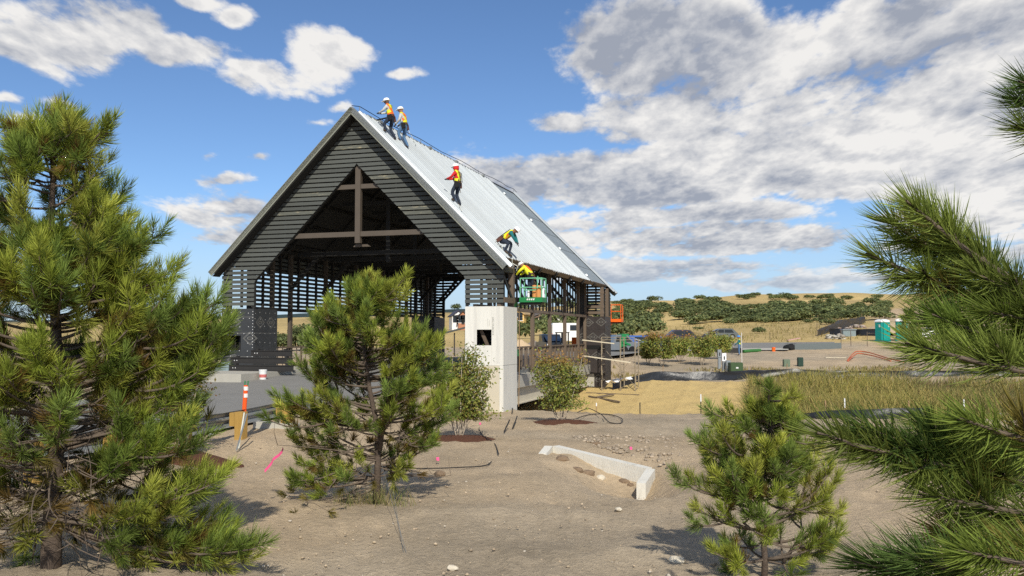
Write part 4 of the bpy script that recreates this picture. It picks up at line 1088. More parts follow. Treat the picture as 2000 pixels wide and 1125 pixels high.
tag(link('gravel', mesh_np('gravel', V.reshape(-1, 3), np.full(n * 20, 3), idx, np.repeat(pal[rg.integers(0, 5, n)] * rg.uniform(.8, 1.2, (n, 1)), 12, 0), pmat('pebble', (.4, .36, .3), .9, .1, 9.0, attr=True))), 'loose pale pebbles scattered over the dirt', kind='stuff')
# ------------------------------------------------------------------ people
M_GALV = pmat('galvanised_steel', srgb(150, 156, 158), .42, .08, 2.0, metal=.5, spec=.5)
def cm(name, c, rough=.8, **k): return pmat(name, srgb(*c), rough, k.pop('var', .12), k.pop('scale', 8.0), **k)
M_SKIN = cm('skin_tan', (150, 104, 80), .6); M_SKIND = cm('skin_brown', (96, 66, 50), .6)
M_HATW = cm('white_hard_hat', (240, 240, 238), .35, var=.02); M_HATB = cm('blue_hard_hat', (52, 140, 214), .35, var=.02)
M_YEL = cm('hi_vis_yellow', (226, 226, 50), .7); M_ORG = cm('hi_vis_orange', (236, 112, 40), .7); M_SILV = cm('reflective_silver', (206, 208, 196), .5)
M_JEAN = cm('dark_denim', (44, 52, 66), .9); M_JEANB = cm('blue_denim', (84, 116, 150), .9); M_BLK = cm('black_cloth', (30, 30, 32), .9); M_GREYC = cm('pale_grey_cotton', (196, 196, 192), .9)
M_RED = cm('red_hoodie', (206, 44, 48), .9); M_TEALS = cm('teal_shirt', (34, 108, 110), .9); M_LEATH = cm('brown_leather', (92, 58, 48), .7); M_BOOT = cm('work_boot', (70, 58, 46), .8); M_GLOVE = cm('grey_glove', (70, 70, 72), .9)
BASE = dict(pelvis=(0, 0, .95), spine=(0, .01, 1.12), chest=(0, 0, 1.34), neck=(0, .01, 1.50), head0=(0, .03, 1.58), head1=(0, .035, 1.66), head2=(0, .02, 1.74),
            shl=(-.18, 0, 1.42), ell=(-.24, .02, 1.14), wrl=(-.24, .12, .90), hal=(-.24, .16, .83),
            shr=(.18, 0, 1.42), elr=(.24, .02, 1.14), wrr=(.24, .12, .90), har=(.24, .16, .83),
            hpl=(-.10, 0, .90), knl=(-.11, .03, .50), anl=(-.11, 0, .09), tol=(-.12, .17, .03),
            hpr=(.10, 0, .90), knr=(.11, .03, .50), anr=(.11, 0, .09), tor=(.12, .17, .03))
RAD = dict(pelvis=(.16, .12), spine=(.15, .11), chest=(.17, .12), neck=(.06, .06), head0=(.075, .085), head1=(.088, .105), head2=(.07, .085), shl=(.075, .075), ell=(.052, .052), wrl=(.036, .036), hal=(.042, .024),
           hpl=(.10, .10), knl=(.068, .068), anl=(.048, .048), tol=(.045, .035))
SEG = [('pelvis', 'spine', 'pants0'), ('spine', 'chest', 'shirt'), ('chest', 'neck', 'shirt'), ('neck', 'head0', 'skin'), ('head0', 'head1', 'skin'), ('head1', 'head2', 'skin')]
for q in 'lr':
    SEG += [('chest', 'sh' + q, 'shirt'), ('sh' + q, 'el' + q, 'sleeve'), ('el' + q, 'wr' + q, 'sleeve'), ('wr' + q, 'ha' + q, 'glove'),
            ('pelvis', 'hp' + q, 'pants'), ('hp' + q, 'kn' + q, 'pants'), ('kn' + q, 'an' + q, 'pants'), ('an' + q, 'to' + q, 'boot')]
def person(label, loc, rz, pose, mats, hat, vest=None, belt=True, harness=False, scale=1.0, hood=None, group=None, vest2=None):
    J = {k: Vector(pose.get(k, v)) for k, v in BASE.items()}
    root = thing('person', label, 'person', loc, rz, group); root.scale = (scale,) * 3
    names = list(J); vid = {n: i for i, n in enumerate(names)}
    V = [J[n] for n in names]; E_ = [(vid[a], vid[b]) for a, b, _ in SEG]; rad = [RAD.get(n, RAD.get(n[:-1] + 'l', (.05, .05))) for n in names]
    fing = []
    for q, sgn in (('l', -1), ('r', 1)):
        h, w = J['ha' + q], J['wr' + q]; d = (h - w).normalized(); sd = d.cross(Vector((0, 0, 1)) if abs(d.z) < .9 else Vector((0, 1, 0))).normalized(); nr = sd.cross(d)
        for k, (off, L) in enumerate(((-.030, .062), (-.010, .074), (.010, .078), (.030, .070), (.045, .05))):
            a = h + sd * off + (d * .01 if k < 4 else d * -.02); b = a + d * L * .55 + nr * -.010 + (sd * .02 if k == 4 else Vector()); c = b + d * L * .4 - nr * .022
            i = len(V); V += [a, b, c]; rad += [(.011, .011), (.010, .010), (.008, .008)]; E_ += [(i, i + 1), (i + 1, i + 2)]
    me = bpy.data.meshes.new('body'); me.from_pydata(V, E_, []); ob = bpy.data.objects.new('tmp', me); COL.objects.link(ob)
    ob.modifiers.new('s', 'SKIN')
    sv = me.skin_vertices[0].data
    for i, r_ in enumerate(rad): sv[i].radius = (r_[0] * 1.16, r_[1] * 1.16) if i < len(names) else r_
    for s_ in sv: s_.use_root = False
    sv[vid['pelvis']].use_root = True
    for i in range(len(names), len(V), 3): sv[i].use_root = True
    sub = ob.modifiers.new('u', 'SUBSURF'); sub.levels = 1; sub.render_levels = 1
    dg = bpy.context.evaluated_depsgraph_get(); bm_ = bpy.data.meshes.new_from_object(ob.evaluated_get(dg)); bpy.data.objects.remove(ob)
    bm_.materials.clear(); slots = ['skin', 'shirt', 'sleeve', 'glove', 'pants', 'boot']
    for s_ in slots: bm_.materials.append(mats[s_])
    segs = [(np.array(J[a]), np.array(J[b]), t) for a, b, t in SEG]
    torso = []
    for p in bm_.polygons:
        c = np.array(p.center); best = None
        for a, b, t in segs:
            ab = b - a; f = min(1, max(0, (c - a) @ ab / (ab @ ab + 1e-9))); dd = np.linalg.norm(c - a - ab * f)
            if best is None or dd < best[0]: best = (dd, t, f, a, b)
        t = best[1]
        if t == 'pants0': t = 'pants' if best[2] < .35 else 'shirt'
        p.material_index = slots.index(t); p.use_smooth = True
        if best[1] in ('shirt',) or (best[1] == 'pants0' and best[2] > .25): torso.append(p.index)
    link('body', bm_, root)
    up = (J['chest'] - J['spine']).normalized()
    if vest:
        bb = bmesh.new(); bb.from_mesh(bm_); bb.faces.ensure_lookup_table(); keep = set(torso)
        bmesh.ops.delete(bb, geom=[f for f in bb.faces if f.index not in keep], context='FACES')
        for v in bb.verts: v.co += v.normal * .014
        vm = bpy.data.meshes.new('safety_vest'); bb.to_mesh(vm); bb.free()
        vm.materials.clear(); vm.materials.append(vest); vm.materials.append(vest2 or M_SILV)
        mid = J['spine'] * .5 + J['chest'] * .5; sd = (J['shr'] - J['shl']).normalized()
        for p in vm.polygons:
            h = (p.center - mid).dot(up); x_ = abs((p.center - mid).dot(sd)); p.material_index = 1 if (abs(h + .05) < .035 or (h > -.02 and abs(x_ - .10) < .035)) else 0
        link('safety_vest', vm, root)
    # head furniture
    hd = (J['head2'] - J['head0']).normalized(); fw = Vector((0, 1, 0)) - hd * hd.y; fw = fw.normalized(); sd = fw.cross(hd)
    rot = Matrix((sd, fw, hd)).transposed().to_4x4()
    hm = MB().lathe([(.150, -.012), (.152, .0), (.126, .012), (.122, .05), (.105, .09), (.07, .115), (.02, .125)], 16)
    ht = hm.build('hard_hat', hat, root, smooth=True); ht.matrix_local = Matrix.Translation(J['head1'] + hd * .045) @ rot @ Matrix.Diagonal((.92, 1.12, 1, 1))
    br = MB().box(-.08, .08, .10, .19, -.012, -.002).build('hat_brim', hat, ht)
    ns = MB().prism([(-.014, -.02), (.014, -.02), (.004, .03), (-.004, .03)], .085, .125).build('nose', mats['skin'], root); ns.matrix_local = Matrix.Translation(J['head1'] - hd * .02) @ rot
    if hood:
        hb = MB().lathe([(.10, -.14), (.125, -.06), (.122, .04), (.10, .07)], 14).build('hood', hood, root, smooth=True); hb.matrix_local = Matrix.Translation(J['head1'] - fw * .02) @ rot
    if belt:
        ax = (J['spine'] - J['pelvis']).normalized(); r_ = Matrix((Vector((1, 0, 0)), ax.cross(Vector((1, 0, 0))).normalized() * 1, ax)).transposed().to_4x4()
        bl = MB().lathe([(.175, -.035), (.185, -.035), (.185, .035), (.175, .035)], 16).build('tool_belt', M_LEATH, root); bl.matrix_local = Matrix.Translation(J['pelvis'] + ax * .06) @ r_ @ Matrix.Diagonal((1, .82, 1, 1))
        for sx in (-1, 1):
            MB().prism([(-.09, -.24), (.08, -.24), (.10, .0), (-.10, .0)], -.05, .05, 'x').build('tool_pouch', M_LEATH if sx > 0 else M_BLK, bl, loc=(sx * .20, -.02, 0))
        MB().tube([(.22, .0, -.1), (.23, -.02, -.42)], .014, 6).build('hammer', M_BARKL, bl)
    if harness:
        for sx in (-1, 1):
            MB().tube([J['pelvis'] + Vector((sx * .10, -.16, .05)), J['chest'] + Vector((sx * .11, -.155, .05)), J['chest'] + Vector((sx * .12, 0, .145)), J['chest'] + Vector((sx * .10, .15, .0)), J['pelvis'] + Vector((sx * .10, .15, .08))], .016, 5).build('harness_strap', M_BLK, root)
    return root
def mset(shirt, sleeve, pants, skin=M_SKIN, glove=M_GLOVE, boot=M_BOOT): return dict(shirt=shirt, sleeve=sleeve, pants=pants, skin=skin, glove=glove, boot=boot)
def roof_hit(px, py):
    """point of the right roof slope seen at a pixel (world), and bridge-local u"""
    r = ray(px, py); n = np.array([math.cos(-BA) * S2, math.sin(-BA) * S2, S2]); p0 = np.array(bw(CXB, 0, RZ + .06))
    t = ((p0 - CAMP) @ n) / (r @ n); return CAMP + r * t
RIGHT = math.atan2(-.956, .0)  # unused helper angle
RZL = R(90) - BA      # facing up-slope (bridge-left)
RZR = R(-90) - BA     # facing down-slope (bridge-right)
# a person facing +Y locally climbs: on a 45-degree slope the ground rises forward
def slope_pose(step=.30, crouch=.0, arms='tool', bend=.08):
    p = {}
    zl, zr = step * .5, -step * .5                # left foot forward (up), right foot back (down)
    p['anl'] = (-.13, step * .5, zl + .09); p['tol'] = (-.14, step * .5 + .15, zl + .16)
    p['anr'] = (.13, -step * .5, zr + .09); p['tor'] = (.14, -step * .5 + .15, zr + .14)
    H = .90 - crouch
    p['pelvis'] = (0, .0, H); p['hpl'] = (-.10, .01, H - .05); p['hpr'] = (.10, -.01, H - .05)
    p['knl'] = (-.13, step * .5 + .12, (H + zl) * .5 + .06); p['knr'] = (.13, .10, (H + zr) * .5 + .02)
    p['spine'] = (0, bend * .6, H + .18); p['chest'] = (0, bend * 1.6, H + .40); p['neck'] = (0, bend * 2.2, H + .55)
    hx = bend * 2.6; p['head0'] = (0, hx + .02, H + .63); p['head1'] = (0, hx + .05, H + .70); p['head2'] = (0, hx + .045, H + .79)
    for q, s in (('l', -1), ('r', 1)):
        p['sh' + q] = (s * .18, bend * 1.8, H + .48)
        if arms == 'tool':
            p['el' + q] = (s * .22, bend * 1.8 + .16, H + .27); p['wr' + q] = (s * .10, bend * 1.8 + .40, H + .22); p['ha' + q] = (s * .07, bend * 1.8 + .47, H + .22)
        else:
            p['el' + q] = (s * .23, bend * 1.5 + .06, H + .22); p['wr' + q] = (s * .16, bend * 1.5 + .26, H + .06); p['ha' + q] = (s * .14, bend * 1.5 + .32, H + .01)
    return p
def P3(px, py):
    p = roof_hit(px, py); return (float(p[0]), float(p[1]), float(p[2]))
person('worker in white hat and orange and yellow vest holding a long tool at the ridge', P3(764, 268), RZL, slope_pose(.34, .02, 'tool', .07), mset(M_GREYC, M_GREYC, M_JEAN, M_SKIND), M_HATW, M_ORG, vest2=M_YEL, group='roofers')
t = thing('screw_gun', 'long-handled silver and black screw gun held out by the roofer at the ridge', 'power tool', tuple(at(748, 231, 38.6)), RZL)
MB().tube([(0, -.28, .02), (0, .30, -.06)], .035, 8).build('handle', M_BLK, t); MB().tube([(0, .30, -.06), (0, 1.0, -.12)], .018, 6).build('shaft', M_SILV, t); MB().tube([(0, .55, -.09), (0, .95, -.5)], .014, 6).build('stand_leg', M_SILV, t)
person('roofer in grey long sleeves and yellow-green vest standing just below the ridge', P3(790, 284), RZL, slope_pose(.26, .0, 'down', .06), mset(M_GREYC, M_GREYC, M_JEANB), M_HATW, M_YEL, vest2=M_ORG, group='roofers')
person('roofer in red hooded top and harness halfway down the silver roof', P3(894, 400), RZL, slope_pose(.18, .0, 'tool', .02), mset(M_RED, M_RED, M_JEAN), M_HATW, M_YEL, vest2=M_RED, hood=M_RED, harness=True, group='roofers')
t = thing('screw_gun', 'dark screw gun held by the roofer in the red hooded top', 'power tool', tuple(at(884, 353, 42.2)), RZL)
MB().tube([(0, -.16, 0), (0, .12, .10)], .035, 8).build('handle', M_BLK, t); MB().tube([(0, .12, .10), (0, .42, .22)], .018, 6).build('shaft', M_SILV, t)
# bending worker at the eave
cp = slope_pose(.2, .30, 'down', .0)
cp.update(pelvis=(0, -.20, .62), hpl=(-.1, -.19, .58), hpr=(.1, -.19, .58), spine=(0, -.02, .74), chest=(0, .17, .86), neck=(0, .29, .93), head0=(0, .35, .95), head1=(0, .41, .97), head2=(0, .45, 1.04),
          knl=(-.15, .16, .46), knr=(.15, .12, .42), anl=(-.13, .05, .02), anr=(.13, -.05, .12), tol=(-.14, .20, -.10), tor=(.14, .10, .0),
          shl=(-.18, .22, .90), ell=(-.2, .34, .66), wrl=(-.1, .44, .45), hal=(-.09, .47, .38), shr=(.18, .22, .90), elr=(.2, .34, .66), wrr=(.12, .42, .48), har=(.1, .46, .41))
person('roofer in yellow vest crouching bent over at the eave of the silver roof', P3(990, 496), RZR, cp, mset(M_GREYC, M_TEALS, M_JEAN), M_HATW, M_YEL, vest2=M_ORG, harness=True, group='roofers')

# safety line along the ridge
t = thing('safety_line', 'black safety line strung along the roof ridge', 'rope', tuple(bw(CXB, 12, RZ)), -BA)
pts = [(0, -11.9, .10), (0, -11.2, .24)] + [(0, y, .20 + .04 * math.sin(y)) for y in np.linspace(-9, 10, 14)] + [(0, 11.4, .24), (0, 12.1, .12)]
MB().tube(pts, .016, 5).build('line', M_BLK, t)
for y in (-11.2, -4.5, 4.2, 11.4): MB().tube([(0, y, -.05), (0, y, .25)], .02, 6).build('stanchion', M_GALV, t)
for i, (a, b) in enumerate((((757, 225), (790, 262)), ((795, 250), (812, 285)), ((893, 395), (902, 415)))):
    A, Bq = P3(*a), P3(*b); mb = MB(); n = 10
    mb.tube([np.array(A) + (np.array(Bq) - np.array(A)) * k / (n - 1) + np.array([0, 0, .05 + .03 * math.sin(k * 1.7)]) for k in range(n)], .014, 5)
    tag(mb.build('lifeline_rope', M_SILV), ['white lifeline rope lying below the ridge by the long tool', 'white lifeline rope beside the roofer in grey sleeves', 'white lifeline rope coiled at the feet of the red-hooded roofer'][i], 'rope')
mb = MB(); c0 = np.array(P3(984, 490))
mb.tube([c0 + np.array([-.35 + .07 * k + .08 * math.sin(k * 2.2), .05 * math.cos(k * 1.9), .42 - .09 * k + .08 * math.cos(k * 2.2)]) for k in range(14)], .018, 5)
tag(mb.build('lifeline_rope', M_SILV), 'loops of white rope beside the crouching roofer', 'rope')

# ------------------------------------------------------------------ green lift with worker
M_GRN = cm('lift_green', (36, 126, 72), .5, var=.08); M_GRNL = cm('pale_green_rail', (120, 190, 150), .5, var=.06); M_ORL = cm('lift_orange', (240, 106, 30), .5, var=.06); M_CARD = cm('tan_cardboard', (206, 142, 84), .8)
M_RUB = cm('black_rubber', (28, 28, 28), .8); M_GLASS = pmat('car_glass', (.02, .025, .03), .12, 0, spec=.6)
def basket(t, w, dp, hh, mfloor, mrail, loc=(0, 0, 0)):
    f = MB().prism([(-w / 2, 0), (w / 2, 0), (w / 2, .20), (-w / 2, .20)], -dp / 2, dp / 2).build('platform', mfloor, t, loc=loc)
    MB().prism([(-w / 2 + .12, -.10), (w / 2 - .12, -.10), (w / 2, 0.0), (-w / 2, 0.0)], -dp / 2 + .1, dp / 2 - .1).build('under_tray', M_DARK, f)
    rails = MB(); ct = [(-w / 2 + .03, -dp / 2 + .03), (w / 2 - .03, -dp / 2 + .03), (w / 2 - .03, dp / 2 - .03), (-w / 2 + .03, dp / 2 - .03)]
    for (x_, y_) in ct: MB().tube([(x_, y_, .2), (x_, y_, hh)], .024, 6).build('rail_post', mrail, f)
    for z in (hh, hh * .62):
        for k in range(4): MB().tube([(*ct[k], z), (*ct[(k + 1) % 4], z)], .022, 6).build('rail', mrail, f)
    return f
lp = np.array(at(1041, 592, 37.6))
t = thing('boom_lift', 'green boom lift raising its basket to the roof eave', 'lift', (float(lp[0]), float(lp[1]), 0.0), -BA)
zb_ = float(lp[2]) + .03
fb_ = basket(t, 1.0, .68, 1.0, M_GRN, M_GRNL, (0, 0, zb_))
MB().tube([(-.30, -.33, .55), (-.28, -.34, .50), (.20, -.34, .50), (.28, -.33, .58), (.30, -.33, 1.08)], .022, 6).build('gate_rail', M_GRNL, fb_)
nm = MB()
for k in range(4): nm.prism([(-.18 + k * .09, .08), (-.12 + k * .09, .08), (-.10 + k * .09, .15), (-.16 + k * .09, .15)], -.356, -.352)
nm.build('logo', M_NAIL, fb_)
MB().beam((-.5, .2, zb_ + .1), (-.95, .6, zb_ + .15), .16, .20).build('basket_arm', M_DARK, t)
MB().beam((-.95, .6, zb_ + .15), (-2.0, 1.2, .9), .18, .22).build('boom', M_GRN, t)
MB().box(-2.7, -1.3, .5, 2.3, .35, 1.0).build('chassis', M_GRN, t)
for (x_, y_) in ((-2.75, .8), (-1.35, .8), (-2.75, 2.0), (-1.35, 2.0)):
    MB().tube([(x_ - .12, y_, .36), (x_ + .12, y_, .36)], .35, 16).build('wheel', M_RUB, t)
for k, (x_, y_, r_, h_, m_, lab, nm_, ct_) in enumerate(((.10, -.12, .10, .52, M_CARD, 'tall tan tube standing in the green basket beside the rail', 'cardboard_tube', 'tube'), (.28, -.16, .11, .50, M_CARD, 'wider tan tube standing in the green basket', 'cardboard_tube', 'tube'), (.44, -.05, .07, .48, M_HATW, 'pale gas bottle standing at the end of the green basket', 'gas_bottle', 'bottle'), (-.14, -.20, .05, .34, M_HATW, 'small white bottle standing in the green basket', 'bottle', 'bottle'))):
    w_ = Matrix.Translation(t.location) @ Matrix.Rotation(-BA, 4, 'Z') @ Vector((x_, y_, zb_ + .198))
    q = thing(nm_, lab, ct_, tuple(w_)); MB().lathe([(r_ * .95, 0), (r_, .02), (r_, h_ * .94), (r_ * .85, h_)] if ct_ == 'tube' else [(r_, 0), (r_, h_ * .7), (r_ * .5, h_ * .88), (r_ * .4, h_)], 14).build('wall', m_, q)
    MB().lathe([(r_ * .5, h_), (r_ * .5, h_ + .01)], 10).build('cap', M_DARK, q)
bp = {k: v for k, v in BASE.items()}
bp = dict(spine=(0, .05, 1.10), chest=(0, .20, 1.27), neck=(0, .32, 1.36), head0=(0, .38, 1.39), head1=(0, .44, 1.42), head2=(0, .46, 1.50), shl=(-.18, .25, 1.33), shr=(.18, .25, 1.33), ell=(-.28, .42, 1.16), elr=(.28, .42, 1.16), wrl=(-.2, .58, 1.02), wrr=(.2, .58, 1.02), hal=(-.18, .62, .98), har=(.18, .62, .98))
w_ = Matrix.Translation(t.location) @ Matrix.Rotation(-BA, 4, 'Z') @ Vector((-.10, .02, zb_ + .19))
person('worker in white hat and yellow vest leaning over in the green lift basket', tuple(w_), R(65), bp, mset(M_YEL, M_YEL, M_JEAN), M_HATW, M_YEL, vest2=M_ORG, scale=.97)

# ------------------------------------------------------------------ man with the blue hat, his shovel
pb = gp(1444, 694)
wp = dict(wrl=(-.22, .34, 1.0), hal=(-.2, .40, .96), ell=(-.26, .14, 1.14), wrr=(.2, .38, .92), har=(.18, .44, .88), elr=(.26, .14, 1.12))
person('worker in blue hat, teal sleeves and yellow vest working with a shovel', tuple(pb), R(80), wp, mset(M_TEALS, M_TEALS, M_JEANB, M_SKIN, M_GLOVE, M_BOOT), M_HATB, M_YEL, belt=False)
t = thing('shovel', 'long-handled shovel held by the worker in the blue hat', 'shovel', (pb[0] - .42, pb[1], pb[2] + .9), R(90))
MB().tube([(0, -.15, .12), (0, 1.0, -.78)], .02, 6).build('handle', M_STEM, t); MB().beam((0, 1.0, -.78), (0, 1.22, -.94), .22, .02).build('blade', M_DARK, t)

# ------------------------------------------------------------------ fences, stakes
M_SILT = pmat('black_silt_fabric', srgb(30, 31, 34), .38, .2, 1.5, .03, 3.0, spec=.6)
M_STAKE = cm('wood_stake', (150, 124, 92), .9)
def silt_fence(label, pts, hs, seed, every=2.2):
    rg = np.random.default_rng(seed); P = [gp(x, y) for x, y in pts]
    root = thing('silt_fence', label, 'fence', tuple(P[0])); b0 = P[0]
    # resample
    cum = np.concatenate([[0], np.cumsum([np.linalg.norm((P[i + 1] - P[i])[:2]) for i in range(len(P) - 1)])]); L = cum[-1]; n = int(L / .35)
    s = np.linspace(0, L, n); x_ = np.interp(s, cum, [p[0] for p in P]); y_ = np.interp(s, cum, [p[1] for p in P]); z_ = gz(x_, y_)
    hv = np.interp(s, cum, hs) + (fbm(s * .5, s * 0, 3, seed) - .5) * .22
    V = []
    rows = 5
    for k in range(rows):
        f = k / (rows - 1); off = (fbm(s * 1.1 + k * .6, s * 0 + k, 3, seed + 3) - .5) * .24 - .10 * (1 - f)
        V.append(np.stack([x_ - b0[0], y_ + off - b0[1], z_ - .05 + (hv + .05) * f - b0[2]], -1))
    V = np.stack(V, 1).reshape(-1, 3); i = np.arange(n - 1)[:, None] * rows + np.arange(rows - 1)[None]
    q = np.stack([i, i + 1, i + rows + 1, i + rows], -1).reshape(-1, 4)
    link('fabric', mesh_np('fabric', V, np.full(len(q), 4), q.ravel(), None, M_SILT, True), root)
    d = every / 2
    while d < L:
        X_, Y_ = np.interp(d, s, x_), np.interp(d, s, y_); h = np.interp(d, s, hv) + rg.uniform(.05, .45)
        MB().box(-.02, .02, -.02, .02, -.1, h).build('stake', M_STAKE, root, loc=(X_ - b0[0], Y_ + .06 - b0[1], float(gz(X_, Y_)) - b0[2])); d += every * rg.uniform(.8, 1.2)
silt_fence('long black plastic silt fence along the top of the straw bank', [(1196, 764), (1240, 750), (1300, 744), (1400, 743), (1445, 741), (1480, 737), (1560, 736), (1650, 737), (1750, 736), (1860, 735), (1990, 734)], [.5, .55, .6, .6, .55, .45, .5, .45, .4, .45, .45], 3, 3.2)
silt_fence('low black silt fence at the near edge of the weeds', [(1545, 813), (1600, 815), (1700, 818), (1800, 818), (1900, 818), (2080, 818)], [.08, .2, .32, .36, .34, .3], 5, 2.6)
silt_fence('dark brown silt fence on the slope behind the stone pallets', [(1597, 656), (1640, 643), (1690, 631)], [.8, 1.2, 1.0], 7, 3.0)
silt_fence('dark silt fence low across the dirt behind the teal toilets', [(1620, 656), (1680, 656), (1715, 656)], [.9, .8, .8], 8, 3.0)
silt_fence('dark silt fence on the dirt mound beyond the small pines', [(1796, 638), (1850, 638), (1905, 640)], [.7, .8, .7], 9, 3.0)
SL = ['thin stake with white tip in the middle of the straw bank', 'short dark stake near the hose at the foot of the straw bank', 'short white-tipped stake beside the hose on the straw edge', 'white-tipped stake behind the small crooked pine', 'white-tipped stake at the end of the low silt fence']
for k, (x_, y0_, y1_, Y_) in enumerate(((1369, 770, 806, 36.6), (1250, 786, 806, 36.8), (1165, 787, 806, 36.6), (1650, 778, 806, 36.5), (1883, 780, 808, 36.0))):
    a, b = at(x_, y0_, Y_), at(x_, y1_, Y_); zg = float(gz(b[0], Y_)); h = a[2] - zg
    t = thing('stake', SL[k], 'stake', (b[0], Y_, zg)); MB().box(-.018, .018, -.018, .018, -.15, h * .75).build('post', M_DARK if k in (0, 1, 4) else M_STAKE, t); MB().box(-.021, .021, -.021, .021, h * .752, h).build('tip', M_NAIL if k != 1 else M_DARK, t)
SW = ['tall thin wire fence post beside the stone pallets', 'tall thin fence post at the edge of the dry grass', 'thin white marker pole beside the man in the blue hat', 'thin post standing in the far grass', 'pale marker post on the grass slope above the pallets', 'thin wire fence post near the stacked stone', 'thin wire fence post beside the teal toilet']
for k, (x_, y0_, y1_) in enumerate(((1643, 643, 680), (1596, 632, 658), (1449, 650, 709), (1504, 650, 668), (1656, 607, 622), (1662, 645, 676), (1694, 648, 676))):
    p = gp(x_, y1_); h = (y1_ - y0_) / F_PX * p[1]; tag(MB().tube([(0, 0, -.1), (0, 0, h)], .035 if k != 2 else .025, 6).build('fence_post', M_NAIL if k in (2, 4) else M_BARKL, loc=tuple(p)), SW[k], 'post')

tag(MB().tube([at(1014, 600, 37.9), at(1014.5, 700, 37.9), at(1013, 794, 37.9)], .018, 6).build('hanging_strap', M_STAKE), 'long pale strap hanging down beside the white pillar', 'strap')
# ------------------------------------------------------------------ guardrail on the road shoulder
M_TIMB = pmat('treated_timber', srgb(172, 138, 74), .85, .18, 5.0, .006, 30, stretch=(4, 4, 1)); M_ORNG = cm('safety_orange', (238, 92, 34), .5, var=.04)
gb = xy(-16, 1.25); t = thing('guardrail', 'galvanised road guardrail on square timber posts beside the asphalt', 'guardrail', (gb[0], gb[1], 0), -BA)
prof = [(-.02, -.155), (.0, -.15), (.075, -.10), (.075, -.06), (.0, -.015), (.0, .015), (.075, .06), (.075, .10), (.0, .15), (-.02, .155)]
mb = MB(); ys = np.linspace(-14, 2.3, 20)
for y in ys:
    zc = float(road_z(-16 + y)) + .40
    for (a, b) in prof: mb.v.append((-.18 - a * 1.0 + .10, y, zc + b))
n = len(prof)
for i in range(len(ys) - 1):
    for k in range(n - 1): mb.f.append((i * n + k, i * n + k + 1, (i + 1) * n + k + 1, (i + 1) * n + k))
mb.build('w_beam', M_GALV, t)
for y in (-11.4, -9.5, -7.6, -5.7, -3.8, -1.9, .05, 1.95):
    zc = float(road_z(-16 + y))
    gx_, gy_ = xy(-16 + y, 1.25 - .16); zg = float(gz(gx_, gy_))
    pst = MB().box(.06, .26, y - .10, y + .10, zg - .3, zc + .56).build('post', M_TIMB, t)
    MB().box(-.075, .055, y - .10, y + .10, zc + .24, zc + .54).build('blockout', M_TIMB, pst)
pd_ = at(468, 808, 20.3)
t = thing('delineator_post', 'orange and white banded delineator post standing behind the timber guardrail post', 'marker post', (pd_[0] - .02, pd_[1] + .35, float(gz(pd_[0], pd_[1] + .35))))
zc = pd_[2] - t.location.z
MB().tube([(0, 0, -.1), (.02, 0, zc + .08), (.05, 0, zc + .62)], .05, 12).build('tube', M_ORNG, t)
for z in (.34, .50): MB().lathe([(.054, z), (.054, z + .09)], 12, (.035 + z * .03, 0, zc - .0)).build('reflective_band', M_NAIL, t)
for q in (-.03, .04): MB().tube([(.05 + q, 0, zc + .6), (.06 + q, 0, zc + .72)], .014, 6).build('handle', M_GRN, t)
a_ = gp(462, 880); b_ = at(482, 808, a_[1] + .15)
tag(MB().tube([a_, b_], .018, 6).build('steel_rod', M_GALV), 'thin silver rod leaning on the timber guardrail post', 'rod')
a_ = gp(466, 876); b_ = at(477, 806, a_[1] + .25)
tag(MB().tube([a_, b_], .016, 6).build('steel_rod', M_SILV), 'second thin rod leaning against the timber guardrail post', 'rod')
a_ = gp(540, 838); t = MB().box(-.55, .55, -.12, .12, .0, .16).build('concrete_kerb', M_CONC, loc=tuple(a_)); t.rotation_euler = (0, .04, R(-8)); tag(t, 'short pale concrete kerb block lying under the guardrail', 'kerb block')
# orange cones glimpsed behind the left pine
for k, (x_, y_) in enumerate(((379, 800), (381, 812))):
    p = gp(x_, y_ + 10); t = thing('traffic_cone', ['orange cone behind the thin reddish shrub', 'second orange cone tucked behind the thin reddish shrub'][k], 'cone', tuple(p)); MB().lathe([(.14, .03), (.03, .55), (.02, .56)], 12).build('body', M_ORNG, t); MB().box(-.17, .17, -.17, .17, 0, .03).build('base', M_ORNG, t)

# ------------------------------------------------------------------ concrete headwall in the foreground
h0, h1 = at(1080, 871, 20.2), at(1262, 915, 18.4)
M_CONCL = pmat('weathered_concrete', srgb(214, 211, 200), .85, .13, 2.4, .01, 30, col2=srgb(164, 160, 148), thr=(.55, .75), stretch=(1, 1, .4))
t = thing('culvert_headwall', 'pale concrete culvert headwall half buried in the dirt', 'headwall', tuple(h0))
A = np.zeros(3); Bq = np.array([h1[0] - h0[0], h1[1] - h0[1], 0]); dr = unit(Bq[None])[0]; gB = h1[2] - h0[2]
def wallseg(nm, p, q, zp, zq, th=.16, zb=-.7):
    p, q = np.array(p, float), np.array(q, float); d_ = unit((q - p)[None])[0]; n_ = np.array([-d_[1], d_[0], 0]) * th
    e = lambda a, z: (a[0], a[1], z)
    MB().quadbox([e(p, zb), e(q, zb), e(q + n_, zb), e(p + n_, zb), e(p, zp), e(q, zq), e(q + n_, zq), e(p + n_, zp)]).build(nm, M_CONCL, t)
wallseg('front_wall', A, Bq, 0.0, gB, .20, gB - .60)
rt = at(1243, 948, 17.5) - h0
wallseg('return_wall', Bq + dr * .004, (rt[0], rt[1], 0), gB, rt[2] + .05, .18, gB - .60)
wallseg('wing_wall', A - dr * .01 + np.array([-.16, -.55, 0]), A - dr * .01, -.10, 0.0, .18, -.6)
M_ROCK = pmat('tan_rock', srgb(150, 128, 104), .95, .25, 5.0, .03, 12)
